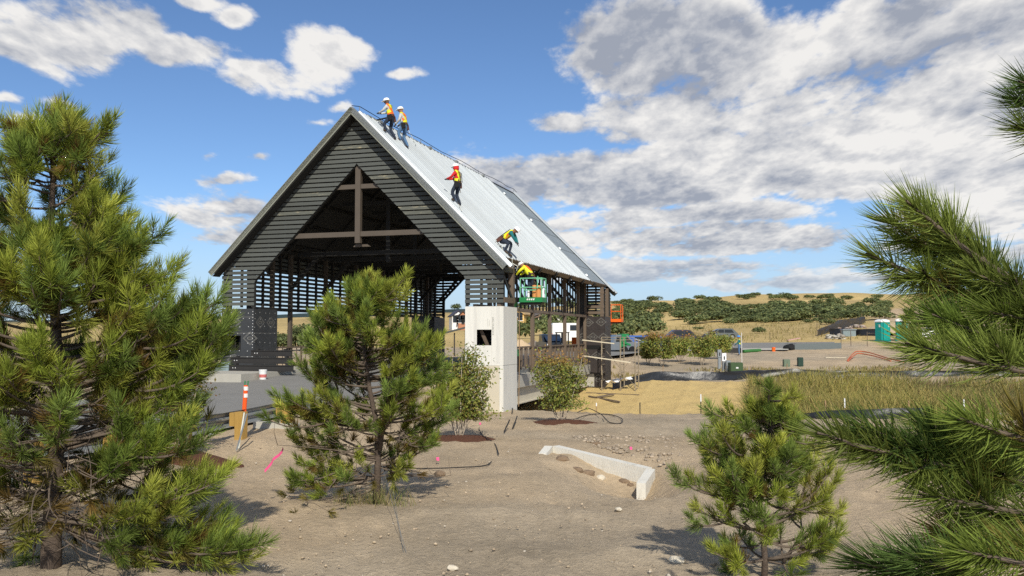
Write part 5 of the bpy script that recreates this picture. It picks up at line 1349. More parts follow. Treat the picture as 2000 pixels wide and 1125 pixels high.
def rock(p, r_, seed, label, m=None, cat='rock', sq=.6):
    rg = np.random.default_rng(seed); bm_ = bmesh.new(); bmesh.ops.create_icosphere(bm_, subdivisions=2, radius=1.0)
    for v in bm_.verts: v.co = v.co * (1 + .35 * (fbm(v.co.x * 1.7 + seed, v.co.y * 1.7 + v.co.z, 2, seed) - .5) * 2)
    me = bpy.data.meshes.new('rock'); bm_.to_mesh(me); bm_.free(); me.materials.append(m or M_ROCK)
    o = link('rock', me, loc=(p[0], p[1], p[2] + r_ * sq * .35)); o.scale = (r_ * rg.uniform(.9, 1.4), r_ * rg.uniform(.7, 1.0), r_ * sq); o.rotation_euler = (0, 0, rg.uniform(0, 3)); return tag(o, label, cat)
RK = [((1098, 900), .16, 'tan rock propped against the upper end of the concrete headwall'), ((1128, 921), .13, 'flat rusty rock below the concrete headwall'), ((1150, 928), .14, 'angular rock beside the rusty rock under the headwall'), ((1172, 936), .12, 'pale block of stone at the wet end of the headwall'),
      ((1218, 944), .12, 'orange rock lying against the headwall return'), ((1232, 950), .09, 'small grey-brown rock at the headwall corner'), ((1208, 996), .05, 'small white stone alone on the open dirt'), ((1221, 1082), .06, 'pale stone on the dirt towards the small crooked pine'), ((1320, 1099), .09, 'large pale stone left of the small crooked pine'), ((885, 1112), .05, 'flat pale pebble on the bare dirt near the grass tuft'), ((1165, 868), .09, 'tan rock on the rubble above the headwall'), ((860, 928), .10, 'buff rock by the drip hose')]
for k, (pp, r_, lab) in enumerate(RK): rock(gp(*pp), r_, 70 + k, lab, pmat('pale_stone', srgb(206, 196, 176), .95, .15, 5.0) if k in (3, 6, 7, 8, 9) else None)
# rubble on the slope above the headwall
rg = np.random.default_rng(5); n = 260; px_ = rg.uniform(1120, 1330, n); py_ = 850 + rg.uniform(0, 70, n) * (px_ - 1090) / 240; V = []; 
pp = np.array([gp(a, b) for a, b in zip(px_, py_)]); sz = rg.uniform(.015, .055, n)
V = iv[None] * rg.uniform(.7, 1.3, (n, 12, 3)) * (sz[:, None] * np.array([1.2, 1, .7]))[:, None] + pp[:, None]
tag(link('rubble', mesh_np('rubble', V.reshape(-1, 3), np.full(n * 20, 3), (fi[None] + np.arange(n)[:, None, None] * 12).ravel(), np.repeat(np.array([(.33, .27, .2)]) * rg.uniform(.7, 1.4, (n, 1)), 12, 0), MATS['pebble'])), 'broken stones and clods strewn above the headwall', kind='stuff')
# hoses
M_HOSE = cm('black_poly_hose', (44, 42, 40), .6)
def hose(pts, label, r_=.012, lift=None, m=None, name='hose'):
    P = [gp(*p) for p in pts]; lift = lift or [.02] * len(P)
    Q = []
    for i in range(len(P) - 1):
        for k in range(6):
            f = k / 6; a = [P[max(i - 1, 0)], P[i], P[i + 1], P[min(i + 2, len(P) - 1)]]
            c = .5 * ((2 * a[1]) + (-a[0] + a[2]) * f + (2 * a[0] - 5 * a[1] + 4 * a[2] - a[3]) * f * f + (-a[0] + 3 * a[1] - 3 * a[2] + a[3]) * f ** 3)
            lf = lift[i] * (1 - f) + lift[i + 1] * f; Q.append((c[0], c[1], float(gz(c[0], c[1])) + lf + r_))
    Q.append((P[-1][0], P[-1][1], P[-1][2] + lift[-1] + r_))
    return tag(MB().tube(Q, r_, 6).build(name, m or M_HOSE), label, 'hose')
hose([(935, 840), (945, 855), (965, 868), (974, 890)], 'bent black drip hose with a pink flag on the dirt', .013)
hose([(800, 918), (850, 918), (900, 916), (945, 913), (960, 905)], 'straight black drip hose crossing the dirt behind the middle pine', .012)
hose([(1120, 822), (1150, 812), (1190, 812), (1214, 820), (1212, 829), (1190, 828), (1172, 815), (1150, 806), (1128, 808)], 'black hose lying in a loop below the straw bank', .016, [.02, .02, .03, .03, .02, .04, .12, .15, .03])
hose([(985, 846), (995, 836)], 'short upright end of black drip pipe on the dirt', .02, [.02, .22]); hose([(1001, 840), (1010, 826)], 'short curved end of black drip pipe on the dirt', .02, [.02, .20])
hose([(1000, 808), (1008, 800)], 'black pipe end leaning on the foot of the white pillar', .022, [.0, .35])
hose([(1655, 706), (1672, 697), (1700, 698), (1735, 705), (1765, 709)], 'orange conduit bowed up over the far dirt', .05, [.02, .42, .34, .16, .02], cm('faded_orange_conduit', (186, 104, 70), .7), 'conduit')
hose([(1657, 707), (1675, 699), (1705, 701), (1740, 707)], 'second orange conduit lying beside the bowed one', .05, [.02, .34, .22, .02], MATS['faded_orange_conduit'], 'conduit')
# pink flags and ribbon
M_PINK = cm('pink_flagging', (240, 96, 150), .6, var=.06)
a_, b_ = at(552, 875, 13.2), at(518, 920, 12.9); mb = MB(); n = 9
for k in range(n):
    p = a_ + (b_ - a_) * k / (n - 1) + np.array([.015 * math.sin(k * 1.3), .02 * math.cos(k), -.02 * math.sin(k * .8)]); mb.v += [tuple(p + np.array([0, 0, .02])), tuple(p + np.array([.008, 0, -.02]))]
for k in range(n - 1): mb.f.append((2 * k, 2 * k + 1, 2 * k + 3, 2 * k + 2))
o = mb.build('ribbon', M_PINK); tag(o, 'long pink flagging ribbon hanging from a low pine branch', 'ribbon')
for k, (x_, y_) in enumerate(((936, 833), (852, 905), (1230, 883))):
    p = gp(x_, y_); t = thing('marker_flag', ['pink flag at the end of the bent drip hose', 'pink flag on the dirt by the straight drip hose', 'tiny pink flag on the rubble above the headwall'][k], 'flag', tuple(p)); MB().tube([(0, 0, -.03), (0, 0, .10)], .003, 4).build('wire', M_HOSE, t); MB().quadbox([(0, 0, .06), (.06, .012, .05), (.06, .016, .05), (0, .004, .06), (0, 0, .12), (.055, .01, .12), (.055, .014, .12), (0, .004, .12)]).build('pennant', M_PINK, t)
for k, (x_, y_) in enumerate(((215, 945), (412, 852))):
    p = gp(x_, y_); o = MB().quadbox([(-.05, -.03, .0), (.05, -.03, .01), (.05, .03, .01), (-.05, .03, 0), (-.05, -.03, .02), (.05, -.03, .03), (.05, .03, .07), (-.05, .03, .06)]).build('paper_scrap', M_NAIL, loc=tuple(p)); tag(o, ['white scrap of paper under the bushy pine', 'white scrap of litter below the guardrail'][k], 'litter')
# white plate on a post behind the left pine, aluminium flume right
p = gp(22, 960); t = thing('sign_plate', 'blank pale metal plate on a short post behind the bushy pine', 'sign', tuple(p)); MB().box(-.25, .25, -.01, .01, .28, .55).build('plate', M_GALV, t); MB().tube([(0, .03, -.1), (0, .03, .56)], .025, 8).build('post', M_GALV, t)
a_ = gp(1862, 890); b_ = gp(1950, 955); c_ = gp(1880, 960)
t = thing('metal_trough', 'grey sheet metal trough lying in the dirt behind the near needle tufts', 'trough', tuple(a_))
mb = MB(); Lq = (b_ - a_); n_ = unit(np.array([[-Lq[1], Lq[0], 0]]))[0] * .35
mb.quadbox([(0, 0, 0), tuple(Lq), tuple(Lq - n_ * .9), tuple(-n_), (0, 0, .16), tuple(Lq + np.array([0, 0, .03])), tuple(Lq - n_ * .9 + np.array([0, 0, .03])), tuple(-n_ + np.array([0, 0, .10]))]); mb.build('sheet', M_WRAP, t)
MB().tube([(0, 0, .17), tuple(Lq + np.array([0, 0, .04]))], .025, 6).build('rim', M_CONCL, t)
# thin guy wires of the middle pine
for k, (a, b) in enumerate((((745, 905), (795, 1085)), ((768, 960), (790, 1090)))):
    A, Bq = at(*a, 12.9), gp(*b); tag(MB().tube([A, Bq], .0028, 4).build('guy_wire', M_GALV), ['white guy wire from the middle pine trunk to the dirt', 'second white guy wire beside the middle pine'][k], 'wire')
# ------------------------------------------------------------------ scaffold by the rear pillar
M_SCAF = cm('rusty_scaffold_tube', (148, 136, 116), .6, var=.3); M_PLANK = cm('pale_plank', (206, 196, 172), .85)
t = thing('scaffold', 'tall tubular scaffold with planks beside the black papered rear pillar', 'scaffold', tuple(bw(.75, 21.5, -1.5)), -BA)
def frame_(x_, y0_, y1_, z0_, z1_):
    f = MB().tube([(x_, y0_, z0_), (x_, y0_, z1_), (x_, y0_, z1_ + .02)], .034, 6).build('frame', M_SCAF, t)
    MB().tube([(x_, y1_, z0_), (x_, y1_, z1_)], .034, 6).build('upright', M_SCAF, f)
    for z in np.arange(z0_ + .4, z1_, .48): MB().tube([(x_, y0_, z), (x_, y1_, z)], .024, 5).build('rung', M_SCAF, f)
    for z in (z0_ + 1.7, z0_ + 3.4):
        if z < z1_: MB().tube([(x_, y0_ + .02, z - .8), (x_, y0_ + .3, z - .9), (x_, y0_ + .3, z + .0), (x_, y0_ + .02, z)], .014, 5).build('ladder_loop', M_SCAF, f)
for x_ in (-1.0, .15, 1.05): frame_(x_, -.9, .4, -.5, 3.0 if x_ < .5 else 2.9)
for z in (2.85, 3.0): MB().tube([(-1.0, -.9, z), (1.05, -.9, z)], .018, 5).build('guard_rail', M_SCAF, t)
MB().tube([(-1.0, .4, -.3), (1.05, .4, 2.2)], .016, 5).build('cross_brace', M_SCAF, t); MB().tube([(1.05, .4, -.3), (-1.0, .4, 2.2)], .016, 5).build('cross_brace', M_SCAF, t)
PLB = [((1138, 664, 53.5), (1200, 671, 53.0), 'pale scaffold plank resting on the upper scaffold rungs'), ((1140, 695, 53.5), (1232, 708, 53.0), 'long pale scaffold plank resting on the lower scaffold rungs')]
for a, b, lab in PLB:
    o = MB().beam(at(*a), at(*b), .28, .06).build('scaffold_plank', M_PLANK); tag(o, lab, 'plank')
p = at(1208, 745, 54.5); o = MB(); n = 10
for i in range(n):
    for k in range(5): o.v.append((-.7 + 1.5 * i / (n - 1) + rng.normal(0, .04), -.2 + .12 * k, .05 + .30 * i / n + .10 * math.sin(i * 1.3 + k) + rng.normal(0, .03)))
for i in range(n - 1):
    for k in range(4): o.f.append((i * 5 + k, i * 5 + k + 1, i * 5 + k + 6, i * 5 + k + 5))
tag(o.build('plastic_sheet', M_HATW, loc=(p[0], p[1], p[2] - .1)), 'crumpled white plastic sheet at the foot of the scaffold', 'sheet')
for k, (a, b, Y_) in enumerate((((1145, 770), (1248, 775), 47.5), ((1150, 778), (1210, 790), 46.5), ((1165, 782), (1200, 776), 46.8))):
    A, Bq = gp(*a), gp(*b); o = MB().beam(A + np.array([0, 0, .08 + .05 * k]), Bq + np.array([0, 0, .10 + .05 * k]), .12, .07).build('timber', M_BARKL); tag(o, ['grey timber lying across the straw bank', 'grey timber lying down the straw bank', 'short grey timber crossing the others on the straw'][k], 'timber')
# orange basket beyond the bridge end
p = at(1203, 629, 60.0); t = thing('boom_lift', 'orange boom lift basket raised behind the rear pillar', 'lift', (p[0], p[1], float(gz(p[0], p[1]))), -BA)
fb_ = basket(t, .85, .8, 1.15, M_ORL, M_ORL, (0, 0, p[2] - t.location.z)); zb2 = p[2] - t.location.z
MB().beam((-.4, .3, zb2), (-2.6, 1.2, 1.2), .2, .24).build('boom', M_ORL, t); MB().box(-3.6, -1.9, .3, 2.2, .4, 1.2).build('chassis', M_ORL, t)
for (x_, y_) in ((-3.65, .7), (-1.85, .7), (-3.65, 1.8), (-1.85, 1.8)): MB().tube([(x_ - .12, y_, .4), (x_ + .12, y_, .4)], .4, 14).build('wheel', M_RUB, t)
for k, (x_, y_, Y_, w_, h_) in enumerate(((1175, 578, 57.5, .22, .28), (1127, 672, 60.0, .7, .45))):
    p = at(x_, y_, Y_); o = MB().lathe([(.10, 0), (.12, h_), (.13, h_)], 12).build('orange_bucket', M_ORL, loc=tuple(p)) if k == 0 else MB().box(-w_ / 2, w_ / 2, -.1, .1, -.5, h_).build('orange_barrier', M_ORL, loc=tuple(p)); tag(o, ['orange bucket on the frame above the rear pillar', 'orange barrier panel beyond the bridge railing'][k], ['bucket', 'barrier'][k])

# ------------------------------------------------------------------ portable toilets
M_TEAL = cm('teal_plastic', (10, 150, 138), .5, var=.08); M_TEALD = cm('dark_teal_plastic', (8, 118, 110), .5, var=.08)
def toilet(px, py, Y, label, rz):
    p = at(px, py, Y); t = thing('portable_toilet', label, 'toilet', (p[0], Y, float(gz(p[0], Y))), rz)
    w = .58; b = .14; oct_ = [(-w + b, -w), (w - b, -w), (w, -w + b), (w, w - b), (w - b, w), (-w + b, w), (-w, w - b), (-w, -w + b)]
    MB().prism(oct_, .1, 2.05, 'z').build('cabin', M_TEAL, t)
    MB().box(-w - .02, w + .02, -w - .02, w + .02, -.15, .098).build('base_skid', M_TEALD, t)
    dr = MB().box(-.42, .42, -w - .035, -w - .002, .16, 1.95).build('door', M_TEAL, t)
    for x_ in (-.45, .45): MB().box(x_ - .03, x_ + .03, -w - .045, -w - .003, .12, 2.0).build('door_jamb', M_TEALD, t)
    MB().box(.22, .38, -w - .045, -w - .037, 1.55, 1.85).build('notice', M_NAIL, dr); MB().box(.27, .33, -w - .05, -w - .046, 1.6, 1.75).build('notice_print', M_DARK, dr)
    MB().box(-.02, .30, -w - .05, -w - .037, 1.0, 1.1).build('latch', M_DARK, dr)
    rf = MB(); lv = [(1.06, 2.05), (1.06, 2.16), (.92, 2.28), (.55, 2.36)]
    for s_, z in lv: rf.v += [(x_ * s_, y_ * s_, z) for x_, y_ in oct_]
    for i in range(3):
        for k in range(8): rf.f.append((i * 8 + k, i * 8 + (k + 1) % 8, i * 8 + 8 + (k + 1) % 8, i * 8 + 8 + k))
    rf.f += [tuple(range(24, 32)), tuple(range(7, -1, -1))]
    rf.build('roof', M_HATW, t); MB().box(-w - .012, -w - .002, -.3, -.1, 1.5, 1.8).build('side_notice', M_NAIL, t)
toilet(1724, 673, 96.0, 'teal portable toilet with white roof standing clear on the dirt', R(22))
toilet(1762, 671, 96.5, 'teal portable toilet partly hidden behind the small round-topped pine', R(-30))
# water totes by the toilets
for k, (x_, y_, Y_) in enumerate(((1790, 669, 98), (1806, 668, 97), (1822, 668, 98))):
    p = at(x_, y_, Y_); t = thing('water_tank', ['dark caged water tank beside the second toilet', 'white caged water tank between two others', 'white caged water tank at the end of its row'][k], 'tank', (p[0], Y_, float(gz(p[0], Y_))))
    MB().box(-.5, .5, -.5, .5, .15, 1.05).build('tank', [M_WRAP, M_HATW, M_HATW][k], t); MB().box(-.55, .55, -.55, .55, 0, .14).build('pallet', M_STAKE, t)
    for z in (.35, .6, .85): MB().box(-.52, .52, -.52, -.505, z, z + .03).build('cage_bar', M_GALV, t)
# stone pallets and gray box
rg = np.random.default_rng(3)
def pile(label, px0, px1, py, n, hpx, seed, col, name='stone_pile'):
    rg = np.random.default_rng(seed); p0, p1 = gp(px0, py), gp(px1, py); c = (p0 + p1) / 2; t = np.linspace(0, 1, n); h = hpx / F_PX * c[1]
    P = p0 + (p1 - p0) * rg.random((n, 1)); fr = np.abs(rg.random(n) * 2 - 1); P[:, 1] += rg.uniform(-.8, .8, n); P[:, 2] = gz(P[:, 0], P[:, 1]) + rg.random(n) * h * (1 - .6 * fr)
    s_ = rg.uniform(.12, .34, n); V = iv[None] * rg.uniform(.7, 1.3, (n, 12, 3)) * (s_[:, None] * np.array([1.3, 1, .6]))[:, None] + P[:, None]
    col = np.array(col)[rg.integers(0, len(col), n)] * rg.uniform(.8, 1.2, (n, 1))
    tag(link(name, mesh_np(name, V.reshape(-1, 3), np.full(n * 20, 3), (fi[None] + np.arange(n)[:, None, None] * 12).ravel(), np.repeat(col, 12, 0), MATS['pebble'])), label, kind='stuff')
STN = [(.36, .25, .19), (.40, .33, .27), (.30, .26, .24), (.45, .38, .32)]
pile('heap of reddish building stone on pallets behind the site road', 1634, 1664, 646, 60, 6, 1, STN); pile('grey and buff stone stacked further up the pallets row', 1664, 1688, 640, 45, 5, 2, STN)
pile('pale broken stone heaped at the end of the dark kerb', 1615, 1645, 662, 70, 8, 4, [(.45, .42, .34), (.38, .34, .28), (.5, .47, .4)])
p = gp(1657, 657); t = thing('site_container', 'grey metal storage box beside the stone pallets', 'container', tuple(p)); MB().box(-.75, .75, -.4, .4, 0, .75).build('box', M_WRAP, t); MB().prism([(-.85, .752), (.85, .752), (.8, .86), (-.8, .86)], -.5, .5).build('lid', M_GALV, t)
p0, p1 = gp(1552, 683), gp(1643, 681); t = MB().beam(p0 + np.array([0, 0, .25]), p1 + np.array([0, 0, .28]), .35, .6).build('barrier_wall', pmat('grey_barrier', srgb(104, 112, 112), .8, .1)); tag(t, 'long low grey barrier wall along the site road', 'barrier')
# black bags, bucket, boards
p = gp(1540, 683); rock(p, .55, 91, 'heap of black plastic bags at the end of the grey barrier', M_RUB, 'bags', .8).name = 'plastic_bags'
o = MB().beam(gp(1538, 674) + np.array([0, 0, .5]), gp(1562, 673) + np.array([0, 0, .7]), .5, .06).build('board', cm('pinkish_board', (206, 160, 150), .8)); tag(o, 'pinkish board lying over the black bags', 'board')
p = gp(1511, 687); t = thing('bucket', 'orange bucket standing alone on the far dirt', 'bucket', tuple(p)); MB().lathe([(.15, 0), (.18, .38), (.19, .38), (.19, .41), (.17, .41)], 14).build('pail', M_ORL, t); MB().lathe([(.185, .411), (.185, .43), (.02, .44)], 14).build('lid', M_ORL, t)
p0, p1 = gp(1452, 689), gp(1485, 687); tag(MB().tube([p0 + np.array([0, 0, .13]), (p0 + p1) / 2 + np.array([0, 0, .15]), p1 + np.array([0, 0, .13])], .16, 10).build('pipe', cm('green_pipe', (58, 110, 56), .6)), 'thick green pipe lying beside the man in the blue hat', 'pipe')
p = gp(1434, 689); t = thing('planter_box', 'dark open planter box at the feet of the man in the blue hat', 'box', tuple(p)); 
for (a, b, c, d) in ((-.7, .7, -.35, -.3), (-.7, .7, .3, .35), (-.7, -.65, -.3, .3), (.65, .7, -.3, .3)): MB().box(a, b, c, d, 0, .45).build('side', M_DARK, t)
# utility pedestals
UT = [(1405, 720, 683, 7, M_GALV, 'tall grey meter post nearest the olive shrub'), (1414, 729, 690, 8, M_HATW, 'meter post with a white box on top'), (1422, 730, 704, 8, M_GALV, 'short grey meter cabinet beside the green transformer')]
for k, (x_, y_, ty_, w_, m_, lab) in enumerate(UT):
    p = gp(x_, y_); s_ = p[1] / F_PX; h = (y_ - ty_) * s_; w = w_ * s_ / 2; t = thing('meter_post', lab, 'utility box', tuple(p)); MB().box(-w * .7, w * .7, -.12, .12, -.1, h * .6).build('pedestal', M_GALV, t); MB().box(-w, w, -.16, .16, h * .602, h).build('meter_box', m_, t); MB().box(-w * .3, w * .3, -.18, -.162, h * .68, h * .85).build('dial', M_DARK, t)
for k, (x_, y_, ty_, w_, m_, lab) in enumerate(((1437, 731, 708, 24, cm('utility_green', (62, 84, 52), .6), 'dark green transformer cabinet with a white label'), (1536, 716, 702, 12, cm('faded_green', (104, 118, 98), .7), 'faded green low utility pedestal'), (1563, 715, 698, 10, cm('deep_green', (38, 62, 52), .6), 'dark green utility pedestal with a domed top'))):
    p = gp(x_, y_); s_ = p[1] / F_PX; h = (y_ - ty_) * s_; w = w_ * s_ / 2; t = thing('utility_cabinet', lab, 'utility box', tuple(p)); MB().prism([(-w, -.1), (w, -.1), (w, h * .9), (w * .9, h), (-w * .9, h), (-w, h * .9)], -w * .8, w * .8).build('cabinet', m_, t); MB().box(-w * .92, -.01, -w * .8 - .02, -w * .8 - .002, .06, h * .84).build('door', m_, t); MB().box(.01, w * .92, -w * .8 - .02, -w * .8 - .002, .06, h * .84).build('door', m_, t)
    if k == 0: MB().box(-.06, .10, -w * .8 - .025, -w * .8 - .0205, h * .5, h * .62).build('label_plate', M_NAIL, t)
tag(MB().box(-.9, .9, -.12, .12, 0, .05).build('board', M_PLANK, loc=tuple(gp(1632, 699))), 'white board lying flat on the far dirt', 'board')
# ------------------------------------------------------------------ vehicles
def vehicle(label, px, py, Y, L, H, W, col, rz, kind='car', cat='car'):
    p = at(px, py, Y); t = thing({'truck': 'parked_truck', 'van': 'parked_van'}.get(kind, 'parked_car'), label, cat, (p[0], Y, float(gz(p[0], Y))), rz)
    m = cm('paint_%d_%d_%d' % col, col, .3, var=.03, spec=.6); a = L / 2; w = W / 2; g = .32
    if kind == 'van': prof = [(-a, g), (a, g), (a, H * .55), (a * .84, H * .62), (a * .62, H * .97), (a * .5, H), (-a * .97, H), (-a, H * .9)]
    elif kind == 'truck': prof = [(-a, g), (a, g), (a, H * .52), (a * .95, H * .56), (a * .42, H * .60), (a * .18, H * .97), (a * .05, H), (-a * .25, H), (-a * .36, H * .58), (-a, H * .56)]
    else: prof = [(-a, g), (a, g), (a, H * .48), (a * .92, H * .55), (a * .5, H * .60), (a * .2, H * .96), (0, H), (-a * .62, H), (-a * .92, H * .62), (-a, H * .52)]
    MB().prism(prof, -w, w).build('body', m, t)
    lo, hi = H * .62, H * .90
    if kind == 'van': wins = [[(a * .80, lo), (a * .62, hi), (a * .42, hi), (a * .42, lo)], [(a * .36, lo), (a * .36, hi), (-a * .2, hi), (-a * .2, lo)]]
    elif kind == 'truck': wins = [[(a * .36, lo), (a * .15, hi), (-a * .02, hi), (-a * .02, lo)], [(-a * .05, lo), (-a * .05, hi), (-a * .22, hi), (-a * .26, lo)]]
    else: wins = [[(a * .42, lo), (a * .18, hi), (-a * .1, hi), (-a * .1, lo)], [(-a * .14, lo), (-a * .14, hi), (-a * .58, hi), (-a * .72, lo)]]
    for q in wins:
        for s_ in (-1, 1): MB().prism(q, s_ * w, s_ * (w + .012)).build('window', M_GLASS, t)
    fx = [v for v in prof if v[1] > H * .5]
    MB().quadbox([(prof[3][0] - .1, -w * .85, H * .63), (prof[3][0] - .1, w * .85, H * .63), (prof[3][0] - .12, w * .85, H * .63), (prof[3][0] - .12, -w * .85, H * .63)] + [(a * (.62 if kind == 'van' else .2) + .03, y_, H * .92) for y_ in (-w * .8, w * .8, w * .78, -w * .78)]).build('windscreen', M_GLASS, t)
    for x_ in (a * .64, -a * .62):
        for s_ in (-1, 1):
            wh = MB().tube([(x_, s_ * (w - .2), .36), (x_, s_ * (w + .02), .36)], .36, 16).build('wheel', M_RUB, t); MB().tube([(x_, s_ * (w + .021), .36), (x_, s_ * (w + .03), .36)], .2, 12).build('rim', M_GALV, wh)
    for s_ in (-1, 1):
        MB().box(a - .02, a + .02, s_ * w * .75 - .14, s_ * w * .75 + .14, H * .40, H * .48).build('headlight', M_HATW, t); MB().box(-a - .02, -a + .02, s_ * w * .8 - .1, s_ * w * .8 + .1, H * .38, H * .5).build('tail_light', M_RED, t)
    MB().box(a - .05, a + .08, -w * .95, w * .95, g + .02, g + .22).build('bumper', M_DARK, t)
    return t
vehicle('dark pickup truck parked beyond the bridge railing', 1074, 672, 92, 5.4, 1.85, 1.95, (40, 46, 54), R(-80), 'truck', 'truck')
vehicle('white delivery van parked behind the skid loader', 1118, 671, 122, 6.0, 2.7, 2.2, (236, 236, 232), R(10), 'van', 'van')
vehicle('dark maroon car behind the rust-topped shrubs', 1338, 676, 108, 4.6, 1.6, 1.9, (58, 52, 66), R(0), 'car', 'car')
vehicle('grey car half hidden by the olive shrub', 1408, 676, 112, 4.0, 1.4, 1.8, (96, 102, 104), R(180), 'car', 'car')
t = vehicle('blue flatbed truck parked behind the scaffold', 1246, 674, 92, 6.4, 2.0, 2.2, (60, 98, 168), R(8), 'van', 'truck'); t.scale = (1, 1, .8)
vehicle('grey pickup truck beside the blue flatbed', 1212, 676, 88, 5.2, 1.8, 1.9, (112, 118, 124), R(6), 'truck', 'truck')
# pallets of white bags with a green skid loader
for k, (x_, y_) in enumerate(((1236, 681), (1252, 681))):
    p = gp(x_, y_ + 6); t = thing('block_pallet', ['pallet of white wrapped blocks beside the green loader', 'second pallet of white wrapped blocks near the low shrub'][k], 'pallet', tuple(p)); MB().box(-.55, .55, -.5, .5, .0, .14).build('pallet', M_STAKE, t)
    for i in range(2):
        for j in range(2): MB().box(-.52 + j * .53, -.01 + j * .53, -.48, .48, .145 + i * .42, .55 + i * .42).build('block', M_HATW, t)
p = gp(1222, 690); t = thing('skid_loader', 'small green skid loader behind the scaffold', 'loader', tuple(p), R(20))
MB().prism([(-.8, .3), (.7, .3), (.8, .8), (.2, 1.0), (.1, 1.9), (-.6, 1.9), (-.8, 1.0)], -.5, .5).build('body', M_GRN, t); MB().beam((-.6, .55, 1.1), (1.1, .55, .5), .1, .18).build('lift_arm', M_GRN, t); MB().beam((-.6, -.55, 1.1), (1.1, -.55, .5), .1, .18).build('lift_arm', M_GRN, t); MB().box(1.0, 1.5, -.7, .7, .1, .6).build('bucket', M_DARK, t)
for x_ in (-.45, .4):
    for s_ in (-1, 1): MB().tube([(x_, s_ * .5, .35), (x_, s_ * .72, .35)], .35, 14).build('wheel', M_RUB, t)
p = gp(1100, 690); t = thing('skid_loader', 'black skid loader with open cage beyond the bridge railing', 'loader', tuple(p), R(-40))
MB().box(-.8, .7, -.5, .5, .3, .9).build('body', M_DARK, t)
for (x_, y_) in ((-.5, -.45), (.3, -.45), (.3, .45), (-.5, .45)): MB().box(x_ - .05, x_ + .05, y_ - .05, y_ + .05, .9, 2.0).build('cage_post', M_DARK, t)
MB().box(-.6, .4, -.52, .52, 2.0, 2.1).build('cage_roof', M_DARK, t); MB().box(.75, 1.2, -.7, .7, .1, .6).build('bucket', M_DARK, t)
for x_ in (-.45, .4):
    for s_ in (-1, 1): MB().tube([(x_, s_ * .5, .35), (x_, s_ * .72, .35)], .35, 14).build('wheel', M_RUB, t)
# gravel heaps
def heap(px, py, wpx, hpx, col, lab):
    p = gp(px, py); s_ = p[1] / F_PX; w = wpx * s_ / 2; h = hpx * s_; mb = MB(); n = 28
    prof = [(1.0, -.03), (.75, .22), (.5, .5), (.25, .8), (.08, .98)]
    for (r_, z) in prof:
        for k in range(n): a = 2 * math.pi * k / n; q = r_ * (1 + rng.normal(0, .03)); mb.v.append((w * q * math.cos(a), w * .8 * q * math.sin(a), h * z * (1 + rng.normal(0, .02))))
    for i in range(4):
        for k in range(n): mb.f.append((i * n + k, i * n + (k + 1) % n, (i + 1) * n + (k + 1) % n, (i + 1) * n + k))
    mb.f.append(tuple(4 * n + k for k in range(n)))
    tag(mb.build('gravel_heap', pmat('heap_%d' % col[0], srgb(*col), .95, .15, 6, .05, 12), loc=tuple(p), smooth=True), lab, 'gravel heap')
heap(1016, 680, 60, 17, (196, 172, 138), 'buff gravel heap beyond the white pillar'); heap(1043, 676, 44, 11, (140, 128, 116), 'grey gravel heap beyond the bridge post')
heap(1770, 650, 190, 34, (190, 168, 138), 'broad bare dirt mound behind the teal toilets')
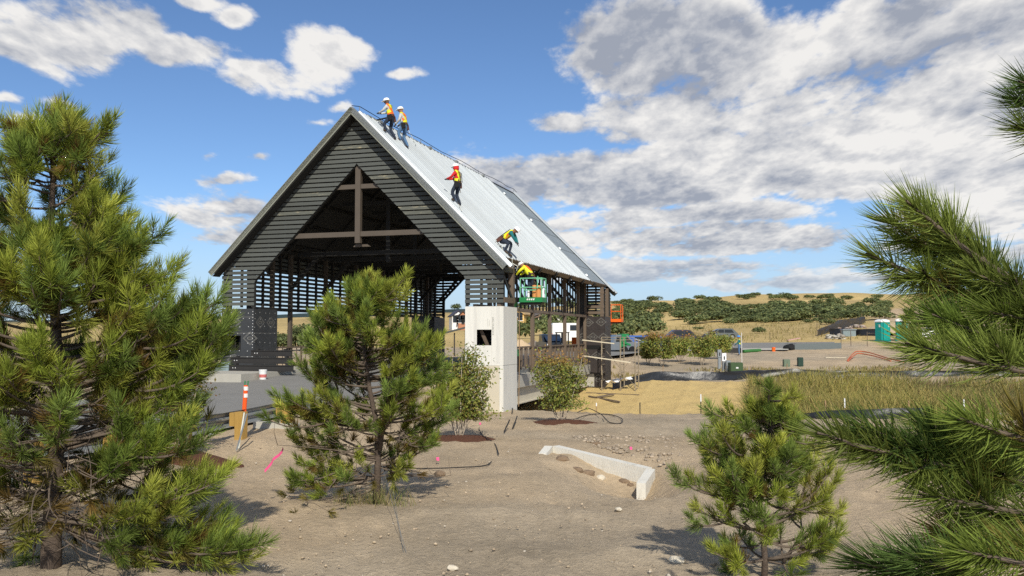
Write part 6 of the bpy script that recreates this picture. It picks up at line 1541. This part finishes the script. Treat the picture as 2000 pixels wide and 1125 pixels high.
# ------------------------------------------------------------------ houses
def house(label, px, py, Y, wpx, hpx, wall, roof, rz=0.0, gar=True, dp=10):
    p = at(px, py, Y); s_ = Y / F_PX; w = wpx * s_ / 2; h = hpx * s_; z0 = float(gz(p[0], Y)); base = p[2]
    t = thing('house', label, 'house', (p[0], Y, min(base, z0 + .0)), rz); dz = base - t.location.z; e = h * .62; d = dp / 2
    mw = cm('siding_%d_%d_%d' % wall, wall, .8, var=.04); mr = cm('shingle_%d' % roof[0], roof, .9, var=.1)
    MB().prism([(-w, -1.0), (w, -1.0), (w, dz + e), (0, dz + h * .97), (-w, dz + e)], -d, d).build('wall', mw, t)
    rf = MB()
    for s in (-1, 1): rf.quadbox([(0, -d - .5, dz + h), (s * (w + .5), -d - .5, dz + e - .3), (s * (w + .5), d + .5, dz + e - .3), (0, d + .5, dz + h), (0, -d - .5, dz + h + .35), (s * (w + .5), -d - .5, dz + e + .05), (s * (w + .5), d + .5, dz + e + .05), (0, d + .5, dz + h + .35)])
    rf.build('roof', mr, t)
    for (fx, fz) in ((-.55, .62), (0, .66), (.55, .62), (-.55, .22), (.55, .22)):
        x_ = fx * w; z_ = dz + e * fz; q = MB().box(x_ - .7, x_ + .7, -d - .06, -d - .002, z_, z_ + 1.3).build('window', M_GLASS, t); MB().box(x_ - .85, x_ + .85, -d - .05, -d - .003, z_ - .15, z_ - .004).build('sill', M_HATW, q)
    MB().box(-.5, .5, -d - .06, -d - .002, dz, dz + 2.0).build('door', M_DARK, t)
house('white house with dark roof seen past the white pillar', 892, 634, 300, 24, 26, (238, 238, 236), (66, 68, 84), R(10))
house('brick-coloured house with porch beside the white house', 906, 634, 296, 18, 25, (176, 122, 92), (70, 66, 66), R(0))
house('tall yellow house under construction beyond the bridge', 1016, 630, 260, 32, 26, (226, 190, 120), (176, 150, 110), R(-15))
house('low grey-roofed house with cream walls between the bridge posts', 1046, 628, 290, 46, 16, (226, 214, 186), (104, 98, 96), R(25))
house('cream house with brown garage roof between the bridge posts', 1062, 632, 270, 40, 14, (220, 206, 176), (124, 104, 90), R(-10))
house('small white gabled house between the bridge posts', 1087, 622, 300, 18, 16, (242, 242, 240), (90, 88, 92), R(5))
house('buff house at the end of the row beyond the bridge', 1106, 624, 300, 34, 14, (214, 190, 150), (120, 110, 100), R(15))
# dark roofed site shed glimpsed behind the bridge
p = at(888, 655, 74); t = thing('site_shelter', 'dark sloping panel shelter behind the far end of the bridge', 'shelter', (p[0], 74.0, float(gz(p[0], 74.0))), R(0))
zz = p[2] - t.location.z
MB().beam((-1.2, 0, zz + .1), (1.3, .0, zz + .75), 1.6, .12).build('roof_panel', M_SLAT, t)
for x_ in (-.9, 0, .9): MB().box(x_ - .05, x_ + .05, -.4, -.3, -.2, zz + .2 + .26 * x_).build('post', M_DARK, t)
# roadside delineators and a distant worker
p = gp(1273, 690); person('distant worker in a bright yellow-green vest behind the low olive shrub', tuple(p), R(170), {}, mset(M_YEL, M_YEL, M_JEAN), M_YEL, M_YEL, belt=False)
